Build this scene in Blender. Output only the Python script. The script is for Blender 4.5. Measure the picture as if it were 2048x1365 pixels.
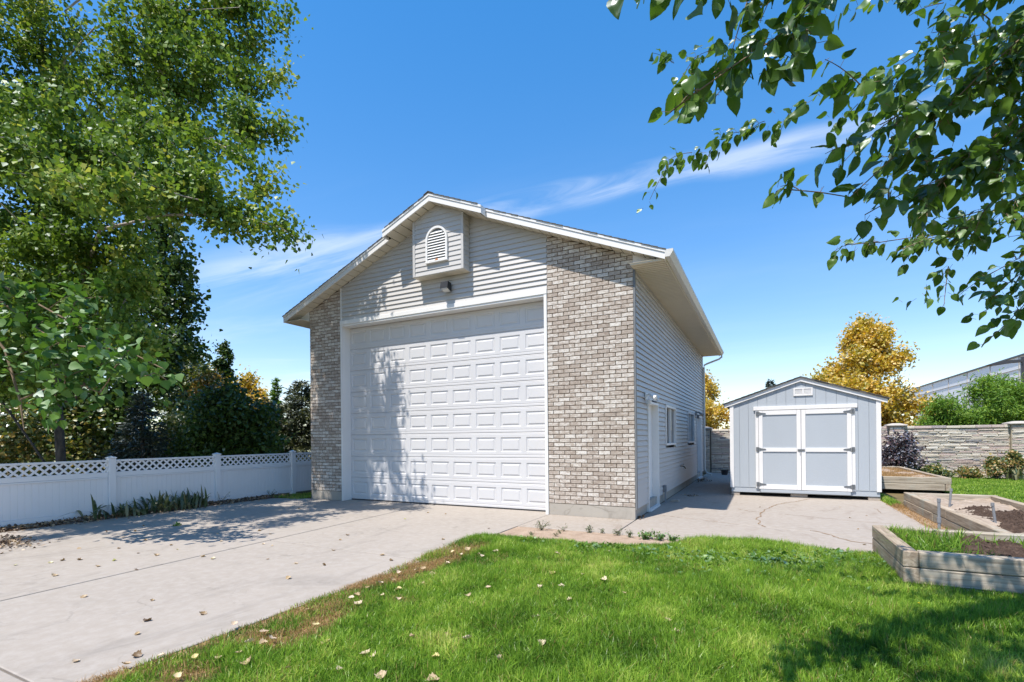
import bpy, math, random
import numpy as np
from mathutils import Matrix, Vector
R = math.radians
scene = bpy.context.scene
for _o in list(bpy.data.objects):
    bpy.data.objects.remove(_o)
col = scene.collection
rng = np.random.default_rng(7)
random.seed(7)

# ------------------------------------------------------------------ camera
CAM = np.array([2.1031, -9.0412, 1.5172]); YAW = -0.4714; ROLL = -0.0099; F = 990.56; HY = 876.08
cam_d = bpy.data.cameras.new('camera'); cam = bpy.data.objects.new('camera', cam_d); col.objects.link(cam)
cam_d.sensor_width = 36; cam_d.lens = F / 2048 * 36; cam_d.shift_y = (HY - 682.5) / 2048
cam_d.clip_start = 0.05; cam_d.clip_end = 3000
cam.matrix_world = Matrix.Translation(CAM) @ Matrix.Rotation(-YAW, 4, 'Z') @ Matrix.Rotation(R(90), 4, 'X') @ Matrix.Rotation(ROLL, 4, 'Z')
scene.camera = cam

# ------------------------------------------------------------------ sky, sun, exposure
SUN = Vector((-0.65, -2.28, 4.68)).normalized()          # towards the sun
scene.view_settings.view_transform = 'Standard'; scene.view_settings.look = 'None'
scene.view_settings.gamma = 1.0; scene.view_settings.exposure = 0.74
world = bpy.data.worlds.new('World'); scene.world = world; world.use_nodes = True
sun_d = bpy.data.lights.new('sun', 'SUN'); sun_d.energy = 4.3; sun_d.angle = R(0.55); sun_d.color = (1.0, 0.94, 0.86)
sun_o = bpy.data.objects.new('sun', sun_d); col.objects.link(sun_o)
sun_o.location = (-10, -30, 60); sun_o.rotation_euler = SUN.to_track_quat('Z', 'Y').to_euler()


def nd(nt, typ, ins=None, **props):
    n = nt.nodes.new(typ)
    for k, v in props.items():
        setattr(n, k, v)
    for k, v in (ins or {}).items():
        s = n.inputs[k]
        if isinstance(v, tuple) and v and isinstance(v[0], bpy.types.Node):
            nt.links.new(v[0].outputs[v[1]], s)
        elif isinstance(v, bpy.types.Node):
            nt.links.new(v.outputs[0], s)
        else:
            if s.type == 'RGBA' and len(v) == 3:
                v = (*v, 1)
            s.default_value = v
    return n


def mth(nt, op, a, b=0.0, c=None, clamp=False):
    ins = {0: a, 1: b}
    if c is not None:
        ins[2] = c
    return nd(nt, 'ShaderNodeMath', ins, operation=op, use_clamp=clamp)


def vmath(nt, op, a, b):
    return nd(nt, 'ShaderNodeVectorMath', {0: a, 1: b}, operation=op)


def mixc(nt, fac, a, b, blend='MIX'):
    n = nt.nodes.new('ShaderNodeMix'); n.data_type = 'RGBA'; n.blend_type = blend
    for s, v in ((n.inputs[0], fac), (n.inputs[6], a), (n.inputs[7], b)):
        if isinstance(v, tuple) and isinstance(v[0], bpy.types.Node):
            nt.links.new(v[0].outputs[v[1]], s)
        elif isinstance(v, bpy.types.Node):
            nt.links.new(v.outputs[0], s)
        elif s.type == 'RGBA':
            s.default_value = (*v[:3], 1)
        else:
            s.default_value = v
    return (n, 2)


def ramp(nt, fac, stops):
    n = nt.nodes.new('ShaderNodeValToRGB'); e = n.color_ramp.elements
    while len(e) < len(stops):
        e.new(0.5)
    for el, (p, c) in zip(e, stops):
        el.position = p; el.color = (*c, 1) if len(c) == 3 else c
    if isinstance(fac, bpy.types.Node):
        fac = (fac, 0)
    nt.links.new(fac[0].outputs[fac[1]], n.inputs[0])
    return (n, 0)


def smooth(nt, x, a, b):
    n = nd(nt, 'ShaderNodeMapRange', {0: x, 1: a, 2: b, 3: 0.0, 4: 1.0}); n.interpolation_type = 'SMOOTHSTEP'
    return n


def world_sky():
    nt = world.node_tree; nt.nodes.clear()
    sky = nd(nt, 'ShaderNodeTexSky', sky_type='NISHITA', sun_disc=False)
    sky.sun_elevation = math.asin(SUN.z); sky.sun_rotation = math.atan2(SUN.x, SUN.y)
    sky.air_density = 1.0; sky.dust_density = 0.15; sky.ozone_density = 1.0; sky.altitude = 300
    # thin cirrus: streaks on a high plane, mapped by direction
    tc = nd(nt, 'ShaderNodeTexCoord')
    d = (tc, 'Generated')
    nrm = vmath(nt, 'NORMALIZE', d, (0, 0, 0))
    sep = nd(nt, 'ShaderNodeSeparateXYZ', {0: (nrm, 0)})
    zc = mth(nt, 'MAXIMUM', (sep, 2), 0.03)
    u = mth(nt, 'DIVIDE', (sep, 0), zc); v = mth(nt, 'DIVIDE', (sep, 1), zc)
    # long streak: plane through two directions of the sky
    a = Vector(ray(450, 552)); b = Vector(ray(1660, 262)); n = a.cross(b).normalized(); along = (b - a).normalized()
    if n.z < 0:
        n = -n
    dn = nd(nt, 'ShaderNodeVectorMath', {0: (nrm, 0), 1: tuple(n)}, operation='DOT_PRODUCT')
    al = nd(nt, 'ShaderNodeVectorMath', {0: (nrm, 0), 1: tuple(along)}, operation='DOT_PRODUCT')
    uv = nd(nt, 'ShaderNodeCombineXYZ', {0: (al, 1), 1: (dn, 1), 2: 0.0})
    mp = vmath(nt, 'MULTIPLY', (uv, 0), (3.2, 22.0, 1.0))
    no = nd(nt, 'ShaderNodeTexNoise', {'Vector': (mp, 0), 'Scale': 1.0, 'Detail': 7.0, 'Roughness': 0.6, 'Distortion': 0.7})
    wob = nd(nt, 'ShaderNodeTexNoise', {'Vector': (vmath(nt, 'MULTIPLY', (uv, 0), (3.0, 3.0, 1.0)), 0), 'Scale': 1.0, 'Detail': 3.0})
    off = mth(nt, 'MULTIPLY_ADD', (wob, 0), 0.05, -0.025)
    dd = mth(nt, 'ADD', (dn, 1), off)
    lw_ = smooth(nt, (al, 1), a.dot(along) + 0.42, a.dot(along) + 0.20)
    dd2 = mth(nt, 'DIVIDE', dd, mth(nt, 'MULTIPLY_ADD', lw_, 1.3, 1.0))
    up = smooth(nt, dd2, 0.026, 0.004); lo = smooth(nt, dd2, -0.034, -0.008)
    # fades in and out along its length
    e0 = (a.dot(along)); e1 = (b.dot(along))
    fi = smooth(nt, (al, 1), e0 - 0.02, e0 + 0.10); fo = smooth(nt, (al, 1), e1 + 0.10, e1 - 0.30)
    st = mth(nt, 'MULTIPLY', up, lo); st = mth(nt, 'MULTIPLY', st, fi); st = mth(nt, 'MULTIPLY', st, fo)
    tex = smooth(nt, (no, 0), 0.30, 0.72)
    st = mth(nt, 'MULTIPLY', st, tex)
    # broad faint veil, low on the sky
    pu = nd(nt, 'ShaderNodeCombineXYZ', {0: u, 1: v, 2: 0.0})
    vm = vmath(nt, 'MULTIPLY', (pu, 0), (0.16, 0.42, 1.0))
    n2 = nd(nt, 'ShaderNodeTexNoise', {'Vector': (vm, 0), 'Scale': 1.0, 'Detail': 6.0, 'Roughness': 0.62, 'Distortion': 0.4})
    veil = smooth(nt, (n2, 0), 0.44, 0.80)
    hz = smooth(nt, (sep, 2), 0.62, 0.05)
    west = smooth(nt, (sep, 0), 0.05, -0.75)
    veil = mth(nt, 'MULTIPLY', mth(nt, 'MULTIPLY', veil, hz), mth(nt, 'MULTIPLY_ADD', west, 0.75, 0.25))
    m = mth(nt, 'MAXIMUM', mth(nt, 'MULTIPLY', st, 0.42), mth(nt, 'MULTIPLY', veil, 0.50), clamp=True)
    hsv = nd(nt, 'ShaderNodeHueSaturation', {'Color': (sky, 0), 'Hue': 0.5, 'Saturation': 1.38, 'Value': 1.0})
    g1 = vmath(nt, 'MULTIPLY', (hsv, 0), (1 / 4.5,) * 3)
    gm = nd(nt, 'ShaderNodeGamma', {0: (g1, 0), 1: 0.65})
    g2 = vmath(nt, 'MULTIPLY', (gm, 0), (4.5,) * 3)
    hsv = nd(nt, 'ShaderNodeHueSaturation', {'Color': (g2, 0), 'Hue': 0.514, 'Saturation': 1.12, 'Value': 1.0})
    c = mixc(nt, m, (hsv, 0), (5.2, 5.4, 5.7))
    bg = nd(nt, 'ShaderNodeBackground', {0: c, 1: 0.142})
    nd(nt, 'ShaderNodeOutputWorld', {0: (bg, 0)})


def ray(px, py):
    """direction of a photo pixel (2048 wide) in the world, unit depth"""
    x, y = px - 1024, py - HY
    c, s = math.cos(-ROLL), math.sin(-ROLL)
    x, y = c * x - s * y, s * x + c * y
    cy, sy = math.cos(YAW), math.sin(YAW)
    return np.array([cy * x / F + sy, -sy * x / F + cy, -y / F])


def at(px, py, d=None, x=None, y=None, z=None):
    v = ray(px, py)
    if d is not None:
        t = d
    elif x is not None:
        t = (x - CAM[0]) / v[0]
    elif y is not None:
        t = (y - CAM[1]) / v[1]
    else:
        t = (z - CAM[2]) / v[2]
    return CAM + t * v


world_sky()

# ------------------------------------------------------------------ mesh helpers
W = {}


def mesh_np(name, V, Fc, rnd=None, dry=None, smooth_=False):
    """V (n,3); Fc list of (m,k) arrays"""
    me = bpy.data.meshes.new(name)
    V = np.asarray(V, dtype=np.float32)
    me.vertices.add(len(V)); me.vertices.foreach_set('co', V.ravel())
    loops = np.concatenate([f.ravel() for f in Fc]).astype(np.int32)
    tot = np.concatenate([np.full(len(f), f.shape[1], dtype=np.int32) for f in Fc])
    st = np.concatenate([[0], np.cumsum(tot)[:-1]]).astype(np.int32)
    me.loops.add(len(loops)); me.loops.foreach_set('vertex_index', loops)
    me.polygons.add(len(tot)); me.polygons.foreach_set('loop_start', st)
    me.update(calc_edges=True); me.validate()
    for nm, arr in (('rnd', rnd), ('dry', dry)):
        if arr is not None:
            a = me.attributes.new(nm, 'FLOAT', 'FACE'); a.data.foreach_set('value', np.asarray(arr, dtype=np.float32))
    if smooth_:
        me.polygons.foreach_set('use_smooth', np.ones(len(tot), dtype=bool))
    return me


class MB:
    def __init__(s):
        s.v = []; s.f = []

    def add(s, vs, fs):
        o = len(s.v); s.v.extend([tuple(map(float, p)) for p in vs]); s.f.extend([tuple(i + o for i in f) for f in fs])
        return s

    def box(s, x0, x1, y0, y1, z0, z1):
        return s.add([(x0, y0, z0), (x1, y0, z0), (x1, y1, z0), (x0, y1, z0), (x0, y0, z1), (x1, y0, z1), (x1, y1, z1), (x0, y1, z1)],
                     [(0, 3, 2, 1), (4, 5, 6, 7), (0, 1, 5, 4), (1, 2, 6, 5), (2, 3, 7, 6), (3, 0, 4, 7)])

    def cbox(s, x0, x1, y0, y1, z0, z1, c=0.005):
        """box with chamfered edges"""
        import itertools
        xs = (x0, x1); ys = (y0, y1); zs = (z0, z1); idx = {}; vs = []
        for i, j, k in itertools.product((0, 1), repeat=3):
            sx, sy, sz = 1 - 2 * i, 1 - 2 * j, 1 - 2 * k
            for ax in range(3):
                p = [xs[i] + sx * c, ys[j] + sy * c, zs[k] + sz * c]
                p[ax] = (xs[i], ys[j], zs[k])[ax]
                idx[(i, j, k, ax)] = len(vs); vs.append(p)
        fs = []
        for ax in range(3):
            o = [a for a in range(3) if a != ax]
            for side in (0, 1):
                q = []
                for a, b in ((0, 0), (1, 0), (1, 1), (0, 1)):
                    t = [0, 0, 0]; t[ax] = side; t[o[0]] = a; t[o[1]] = b; q.append(idx[(*t, ax)])
                fs.append(tuple(q))
        for ax in range(3):
            o = [a for a in range(3) if a != ax]
            for a, b in itertools.product((0, 1), repeat=2):
                t0 = [0, 0, 0]; t0[o[0]] = a; t0[o[1]] = b; t1 = list(t0); t1[ax] = 1
                fs.append((idx[(*t0, o[0])], idx[(*t1, o[0])], idx[(*t1, o[1])], idx[(*t0, o[1])]))
        for i, j, k in itertools.product((0, 1), repeat=3):
            fs.append((idx[(i, j, k, 0)], idx[(i, j, k, 1)], idx[(i, j, k, 2)]))
        return s.add(vs, fs)

    def prism(s, poly, a0, a1, axis='z'):
        n = len(poly)
        mk = {'z': lambda p, a: (p[0], p[1], a), 'y': lambda p, a: (p[0], a, p[1]), 'x': lambda p, a: (a, p[0], p[1])}[axis]
        vs = [mk(p, a0) for p in poly] + [mk(p, a1) for p in poly]
        fs = [tuple(range(n))[::-1], tuple(range(n, 2 * n))] + [(i, (i + 1) % n, n + (i + 1) % n, n + i) for i in range(n)]
        return s.add(vs, fs)

    def tube(s, pts, r, n=6, cap=True):
        pts = [np.array(p, float) for p in pts]
        rs = r if hasattr(r, '__len__') else [r] * len(pts)
        rings = []
        ref = np.array([0.13, 0.27, 0.95])
        for i, p in enumerate(pts):
            t = pts[min(i + 1, len(pts) - 1)] - pts[max(i - 1, 0)]
            t = t / (np.linalg.norm(t) + 1e-9)
            rf = ref if abs(t @ ref) < 0.95 else np.array([1.0, 0.1, 0])
            u = np.cross(t, rf); u /= np.linalg.norm(u); w = np.cross(t, u)
            rings.append([p + rs[i] * (math.cos(2 * math.pi * k / n) * u + math.sin(2 * math.pi * k / n) * w) for k in range(n)])
        vs = [q for rg in rings for q in rg]
        fs = [(i * n + k, i * n + (k + 1) % n, (i + 1) * n + (k + 1) % n, (i + 1) * n + k) for i in range(len(pts) - 1) for k in range(n)]
        if cap:
            fs += [tuple(range(n))[::-1], tuple((len(pts) - 1) * n + k for k in range(n))]
        return s.add(vs, fs)

    def mesh(s, name, origin=(0, 0, 0), smooth_=False, rnd=None):
        me = bpy.data.meshes.new(name)
        ox, oy, oz = origin
        me.from_pydata([(x - ox, y - oy, z - oz) for x, y, z in s.v], [], s.f); me.update()
        # consistent outward normals
        import bmesh
        bm = bmesh.new(); bm.from_mesh(me); bmesh.ops.recalc_face_normals(bm, faces=bm.faces); bm.to_mesh(me); bm.free()
        if rnd is not None:
            a = me.attributes.new('rnd', 'FLOAT', 'FACE'); a.data.foreach_set('value', np.asarray(rnd, dtype=np.float32))
        if smooth_:
            me.polygons.foreach_set('use_smooth', [True] * len(me.polygons))
        return me

    def build(s, name, m, parent=None, smooth_=False, origin=None, rnd=None):
        a = np.array(s.v)
        if origin is None:
            origin = ((a[:, 0].min() + a[:, 0].max()) / 2, (a[:, 1].min() + a[:, 1].max()) / 2, a[:, 2].min())
        return place(name, s.mesh(name, origin, smooth_, rnd), m, parent, origin)


def place(name, me, m, parent=None, loc=(0, 0, 0), rot=None, scale=None):
    o = bpy.data.objects.new(name, me)
    if m is not None and len(me.materials) == 0:
        me.materials.append(m)
    col.objects.link(o)
    base = np.array(W[parent.name] if parent else (0, 0, 0))
    o.location = Vector(np.array(loc, float) - base); W[o.name] = tuple(loc)
    if rot is not None:
        o.rotation_euler = rot
    if scale is not None:
        o.scale = scale if hasattr(scale, '__len__') else (scale,) * 3
    if parent:
        o.parent = parent
    return o


def tag(o, label=None, cat=None, group=None, kind=None):
    for k, v in (('label', label), ('category', cat), ('group', group), ('kind', kind)):
        if v:
            o[k] = v
    return o


def thing(name, loc, label, cat, group=None):
    o = bpy.data.objects.new(name, None); col.objects.link(o); o.location = loc; W[o.name] = tuple(loc)
    o.empty_display_size = 0.1
    return tag(o, label, cat, group)


# ------------------------------------------------------------------ materials
def newmat(name):
    m = bpy.data.materials.new(name); m.use_nodes = True; nt = m.node_tree
    b = nt.nodes['Principled BSDF']
    return m, nt, b


def pos(nt):
    return (nd(nt, 'ShaderNodeNewGeometry'), 'Position')


def noise(nt, vec, scale, detail=4.0, rough=0.55, dist=0.0, stretch=None):
    if stretch:
        vec = (vmath(nt, 'MULTIPLY', vec, stretch), 0)
    return (nd(nt, 'ShaderNodeTexNoise', {'Vector': vec, 'Scale': scale, 'Detail': detail, 'Roughness': rough, 'Distortion': dist}), 0)


def lk(nt, a, s):
    if isinstance(a, bpy.types.Node):
        a = (a, 0)
    nt.links.new(a[0].outputs[a[1]], s)


def bump(nt, b, h, strength=0.3, dist=0.01):
    n = nd(nt, 'ShaderNodeBump', {'Height': h, 'Strength': strength, 'Distance': dist})
    lk(nt, (n, 0), b.inputs['Normal'])


def mat_plain(name, c, rough=0.5, spec=0.4, var=0.06, scale=3.0, metal=0.0, bmp=0.0, bscale=60.0, dirt=0.0, stretch=None):
    m, nt, b = newmat(name)
    p = pos(nt); n = noise(nt, p, scale, 5, 0.6, stretch=stretch)
    cc = ramp(nt, n, [(0.25, tuple(x * (1 - var * 1.6) for x in c)), (0.6, c), (0.85, tuple(min(1, x * (1 + var)) for x in c))])
    if dirt:
        n2 = noise(nt, p, 1.3, 6, 0.7, 0.6)
        f = smooth(nt, n2, 0.52, 0.78)
        cc = mixc(nt, mth(nt, 'MULTIPLY', f, dirt), cc, tuple(x * 0.55 for x in c))
    lk(nt, cc, b.inputs['Base Color'])
    b.inputs['Roughness'].default_value = rough; b.inputs['Specular IOR Level'].default_value = spec
    b.inputs['Metallic'].default_value = metal
    if bmp:
        bump(nt, b, noise(nt, p, bscale, 4), bmp, 0.006)
    return m


def mat_concrete(name, c1, c2, stain, seed=0.0, streaky=True):
    m, nt, b = newmat(name)
    p0 = pos(nt); p = (vmath(nt, 'ADD', p0, (seed, seed * 2, 0)), 0)
    big = noise(nt, p, 0.55, 5, 0.6, 0.5)
    fine = noise(nt, p, 190, 3, 0.7)
    mid = noise(nt, p, 9, 6, 0.7)
    cc = ramp(nt, big, [(0.3, c1), (0.65, c2)])
    cc = mixc(nt, smooth(nt, mid, 0.35, 0.75), cc, mixc(nt, 0.25, c1, (0.6, 0.56, 0.52)))
    st = noise(nt, p, 1.0, 6, 0.72, 1.2, stretch=(1.5, 0.45, 1) if streaky else None)
    cc = mixc(nt, mth(nt, 'MULTIPLY', smooth(nt, st, 0.53, 0.75), 0.62), cc, stain)
    st2 = noise(nt, p, 3.2, 5, 0.7, 0.8)
    cc = mixc(nt, mth(nt, 'MULTIPLY', smooth(nt, st2, 0.62, 0.8), 0.45), cc, tuple(x * 1.1 for x in c2))
    wr = noise(nt, p, 0.9, 8, 0.78, 2.2)
    cc = mixc(nt, mth(nt, 'MULTIPLY', smooth(nt, wr, 0.56, 0.70), 0.5), cc, tuple(x * 0.80 for x in stain))
    rust = noise(nt, p, 2.1, 5, 0.7, 0.5)
    cc = mixc(nt, mth(nt, 'MULTIPLY', smooth(nt, rust, 0.68, 0.80), 0.30), cc, (0.26, 0.16, 0.09))
    hair = nd(nt, 'ShaderNodeTexVoronoi', {'Vector': (vmath(nt, 'ADD', p, (vmath(nt, 'MULTIPLY', (nd(nt, 'ShaderNodeTexNoise', {'Vector': p, 'Scale': 2.5, 'Detail': 4.0}), 1), (.5, .5, 0)), 0)), 0), 'Scale': 0.42}, feature='DISTANCE_TO_EDGE')
    hc = mth(nt, 'MULTIPLY', smooth(nt, (hair, 0), 0.006, 0.001), smooth(nt, noise(nt, p, 0.7, 3), 0.52, 0.60))
    cc = mixc(nt, mth(nt, 'MULTIPLY', hc, 0.28), cc, tuple(x * 0.45 for x in stain))
    spk = smooth(nt, noise(nt, p, 60, 2, 0.6), 0.68, 0.78)
    cc = mixc(nt, mth(nt, 'MULTIPLY', spk, 0.25), cc, tuple(x * 0.45 for x in stain))
    cc = mixc(nt, mth(nt, 'MULTIPLY', fine, 0.22), cc, tuple(x * 0.7 for x in c1))
    lk(nt, cc, b.inputs['Base Color']); b.inputs['Roughness'].default_value = 0.82; b.inputs['Specular IOR Level'].default_value = 0.25
    bump(nt, b, mixc(nt, 0.6, mid, fine), 0.25, 0.004)
    return m


BZ0, BPIT, BLEN = 0.2255, 0.0793, 0.2265


def mat_brick():
    m, nt, b = newmat('whitewashed_brick')
    p = pos(nt); s = nd(nt, 'ShaderNodeSeparateXYZ', {0: p})
    row = mth(nt, 'FLOOR', mth(nt, 'DIVIDE', mth(nt, 'SUBTRACT', (s, 2), BZ0), BPIT))
    par = mth(nt, 'MULTIPLY', mth(nt, 'MODULO', row, 2.0), 0.5)
    colm = mth(nt, 'FLOOR', mth(nt, 'ADD', mth(nt, 'DIVIDE', mth(nt, 'ADD', (s, 0), 20.0 * BLEN), BLEN), par))
    cell = nd(nt, 'ShaderNodeCombineXYZ', {0: colm, 1: row, 2: 0.0})
    wn = nd(nt, 'ShaderNodeTexWhiteNoise', {'Vector': (cell, 0)}, noise_dimensions='3D')
    off = vmath(nt, 'ADD', p, (vmath(nt, 'MULTIPLY', (cell, 0), (3.7, 1.9, 0.0)), 0))
    n1 = noise(nt, (off, 0), 17, 5, 0.7, 1.0, stretch=(0.7, 1, 1.4))
    n2 = noise(nt, (off, 0), 45, 4, 0.7)
    f = mth(nt, 'ADD', n1, mth(nt, 'MULTIPLY_ADD', (wn, 0), 0.24, -0.13))
    cc = ramp(nt, f, [(0.22, (0.27, 0.215, 0.175)), (0.38, (0.365, 0.305, 0.255)), (0.48, (0.435, 0.375, 0.32)), (0.58, (0.56, 0.51, 0.455)), (0.72, (0.67, 0.63, 0.575))])
    cc = mixc(nt, mth(nt, 'MULTIPLY', smooth(nt, n2, 0.55, 0.72), 0.35), cc, (0.20, 0.17, 0.145))
    lk(nt, cc, b.inputs['Base Color']); b.inputs['Roughness'].default_value = 0.9; b.inputs['Specular IOR Level'].default_value = 0.15
    bump(nt, b, n2, 0.5, 0.004)
    return m


def mat_stone():
    m, nt, b = newmat('ledge_stone')
    at_ = nd(nt, 'ShaderNodeAttribute', attribute_name='rnd', attribute_type='GEOMETRY')
    oi = nd(nt, 'ShaderNodeObjectInfo')
    f = mth(nt, 'ADD', (at_, 'Fac'), (oi, 'Random')); f = mth(nt, 'FRACT', f)
    cc = ramp(nt, f, [(0.0, (0.58, 0.52, 0.43)), (0.25, (0.66, 0.60, 0.51)), (0.50, (0.54, 0.48, 0.39)), (0.66, (0.47, 0.37, 0.33)), (0.76, (0.52, 0.40, 0.36)), (0.83, (0.20, 0.21, 0.24)), (0.90, (0.33, 0.31, 0.30)), (0.94, (0.68, 0.63, 0.55))])
    n = noise(nt, pos(nt), 16, 5, 0.7, 0.5)
    cc = mixc(nt, smooth(nt, n, 0.45, 0.8), cc, (0.62, 0.55, 0.44))
    lk(nt, cc, b.inputs['Base Color']); b.inputs['Roughness'].default_value = 0.92
    bump(nt, b, noise(nt, pos(nt), 30, 5, 0.7), 0.7, 0.02)
    return m


def mat_leaf(name, stops, trans=0.35, gloss=0.10, rough=0.45, tint=(0.5, 0.7, 0.12), objrand=False):
    m, nt, b = newmat(name); nt.nodes.remove(b)
    if objrand:
        f = (nd(nt, 'ShaderNodeObjectInfo'), 'Random')
    else:
        f = (nd(nt, 'ShaderNodeAttribute', attribute_name='rnd', attribute_type='GEOMETRY'), 'Fac')
    n = noise(nt, pos(nt), 0.8, 3)
    f2 = mth(nt, 'ADD', f, mth(nt, 'MULTIPLY_ADD', n, 0.5, -0.25), clamp=True)
    cc = ramp(nt, f2, stops)
    d = nd(nt, 'ShaderNodeBsdfDiffuse', {'Color': cc})
    tcol = mixc(nt, 1.0, cc, tuple(min(1, 2.2 * x) for x in tint), 'MULTIPLY')
    t = nd(nt, 'ShaderNodeBsdfTranslucent', {'Color': mixc(nt, 0.55, cc, tcol)})
    mx = nd(nt, 'ShaderNodeMixShader', {0: trans, 1: (d, 0), 2: (t, 0)})
    g = nd(nt, 'ShaderNodeBsdfGlossy', {'Color': (0.9, 0.95, 1.0), 'Roughness': rough})
    lw = nd(nt, 'ShaderNodeLayerWeight', {'Blend': 0.25})
    gf = mth(nt, 'MULTIPLY_ADD', (lw, 'Fresnel'), gloss * 1.5, gloss * 0.35)
    mx2 = nd(nt, 'ShaderNodeMixShader', {0: gf, 1: (mx, 0), 2: (g, 0)})
    nt.links.new(mx2.outputs[0], nt.nodes['Material Output'].inputs[0])
    return m


def mat_grass(name, stops, drycol=(0.42, 0.27, 0.12)):
    m, nt, b = newmat(name); nt.nodes.remove(b)
    f = (nd(nt, 'ShaderNodeAttribute', attribute_name='rnd', attribute_type='GEOMETRY'), 'Fac')
    dr = (nd(nt, 'ShaderNodeAttribute', attribute_name='dry', attribute_type='GEOMETRY'), 'Fac')
    n = noise(nt, pos(nt), 1.1, 4, 0.6)
    f2 = mth(nt, 'ADD', f, mth(nt, 'MULTIPLY_ADD', n, 1.2, -0.6), clamp=True)
    cc = mixc(nt, dr, ramp(nt, f2, stops), drycol)
    d = nd(nt, 'ShaderNodeBsdfDiffuse', {'Color': cc})
    t = nd(nt, 'ShaderNodeBsdfTranslucent', {'Color': cc})
    mx = nd(nt, 'ShaderNodeMixShader', {0: 0.38, 1: (d, 0), 2: (t, 0)})
    g = nd(nt, 'ShaderNodeBsdfGlossy', {'Color': (1, 1, 1), 'Roughness': 0.38})
    mx2 = nd(nt, 'ShaderNodeMixShader', {0: 0.018, 1: (mx, 0), 2: (g, 0)})
    nt.links.new(mx2.outputs[0], nt.nodes['Material Output'].inputs[0])
    return m


def mat_wood(name, c1, c2, c3, axis='y'):
    m, nt, b = newmat(name)
    p = pos(nt)
    stv = {'y': (9, 0.8, 14), 'x': (0.8, 9, 14)}[axis]
    n = noise(nt, p, 2.2, 6, 0.65, 0.7, stretch=stv)
    cc = ramp(nt, n, [(0.3, c1), (0.52, c2), (0.72, c3)])
    n2 = noise(nt, p, 2.0, 5, 0.6, 0.4)
    cc = mixc(nt, mth(nt, 'MULTIPLY', smooth(nt, n2, 0.52, 0.72), 0.55), cc, (0.30, 0.335, 0.29))
    n3 = noise(nt, p, 5.5, 4, 0.6)
    cc = mixc(nt, mth(nt, 'MULTIPLY', smooth(nt, n3, 0.60, 0.75), 0.5), cc, (0.22, 0.15, 0.10))
    cr = smooth(nt, noise(nt, p, 3.0, 3, 0.6, 1.0, stretch=tuple(x * 2.0 for x in stv)), 0.33, 0.27)
    cc = mixc(nt, mth(nt, 'MULTIPLY', cr, 0.7), cc, (0.09, 0.07, 0.055))
    lk(nt, cc, b.inputs['Base Color']); b.inputs['Roughness'].default_value = 0.88; b.inputs['Specular IOR Level'].default_value = 0.15
    bump(nt, b, n, 0.7, 0.006)
    return m


def mat_soil(name, c1, c2, c3, scale=14):
    m, nt, b = newmat(name); p = pos(nt)
    n = noise(nt, p, scale, 8, 0.72, 0.3); n2 = noise(nt, p, scale * 7, 4, 0.7)
    cc = ramp(nt, n, [(0.3, c1), (0.5, c2), (0.72, c3)])
    cc = mixc(nt, mth(nt, 'MULTIPLY', smooth(nt, n2, 0.56, 0.75), 0.5), cc, tuple(min(1, x * 1.6) for x in c3))
    lk(nt, cc, b.inputs['Base Color']); b.inputs['Roughness'].default_value = 0.95; b.inputs['Specular IOR Level'].default_value = 0.1
    bump(nt, b, mixc(nt, 0.4, n, n2), 0.9, 0.02)
    return m


def mat_bark(name, c1, c2):
    m, nt, b = newmat(name); p = pos(nt)
    n = noise(nt, p, 5, 7, 0.7, 0.6, stretch=(2.2, 2.2, 0.7))
    cc = ramp(nt, n, [(0.35, c1), (0.65, c2)])
    lk(nt, cc, b.inputs['Base Color']); b.inputs['Roughness'].default_value = 0.95
    bump(nt, b, n, 0.8, 0.03)
    return m


def mat_aged_shaded_bark(name):
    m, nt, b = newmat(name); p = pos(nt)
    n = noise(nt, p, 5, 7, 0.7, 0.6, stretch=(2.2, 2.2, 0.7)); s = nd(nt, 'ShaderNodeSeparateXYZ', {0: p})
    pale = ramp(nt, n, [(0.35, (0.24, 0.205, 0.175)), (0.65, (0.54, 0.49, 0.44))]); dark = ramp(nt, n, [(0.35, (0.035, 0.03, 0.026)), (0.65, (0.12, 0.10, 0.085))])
    f = smooth(nt, mth(nt, 'ADD', (s, 2), mth(nt, 'MULTIPLY', n, 1.5)), 3.8, 6.0)  # dark low trunk: old bark, with the heavy shade there painted in
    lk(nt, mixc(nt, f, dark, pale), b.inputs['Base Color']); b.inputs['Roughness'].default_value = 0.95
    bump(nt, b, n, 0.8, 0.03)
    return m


def mat_glass(name):
    m, nt, b = newmat(name)
    b.inputs['Base Color'].default_value = (0.018, 0.022, 0.026, 1); b.inputs['Roughness'].default_value = 0.03
    b.inputs['Specular IOR Level'].default_value = 1.0; b.inputs['IOR'].default_value = 1.9
    return m


def mat_shingle(name, c):
    m, nt, b = newmat(name); p = pos(nt)
    n = noise(nt, p, 120, 3, 0.7); n2 = noise(nt, p, 6, 3)
    cc = ramp(nt, n, [(0.3, tuple(x * 0.6 for x in c)), (0.7, tuple(x * 1.4 for x in c))])
    cc = mixc(nt, mth(nt, 'MULTIPLY', n2, 0.4), cc, tuple(x * 0.7 for x in c))
    lk(nt, cc, b.inputs['Base Color']); b.inputs['Roughness'].default_value = 0.95
    bump(nt, b, n, 0.6, 0.004)
    return m


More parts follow.
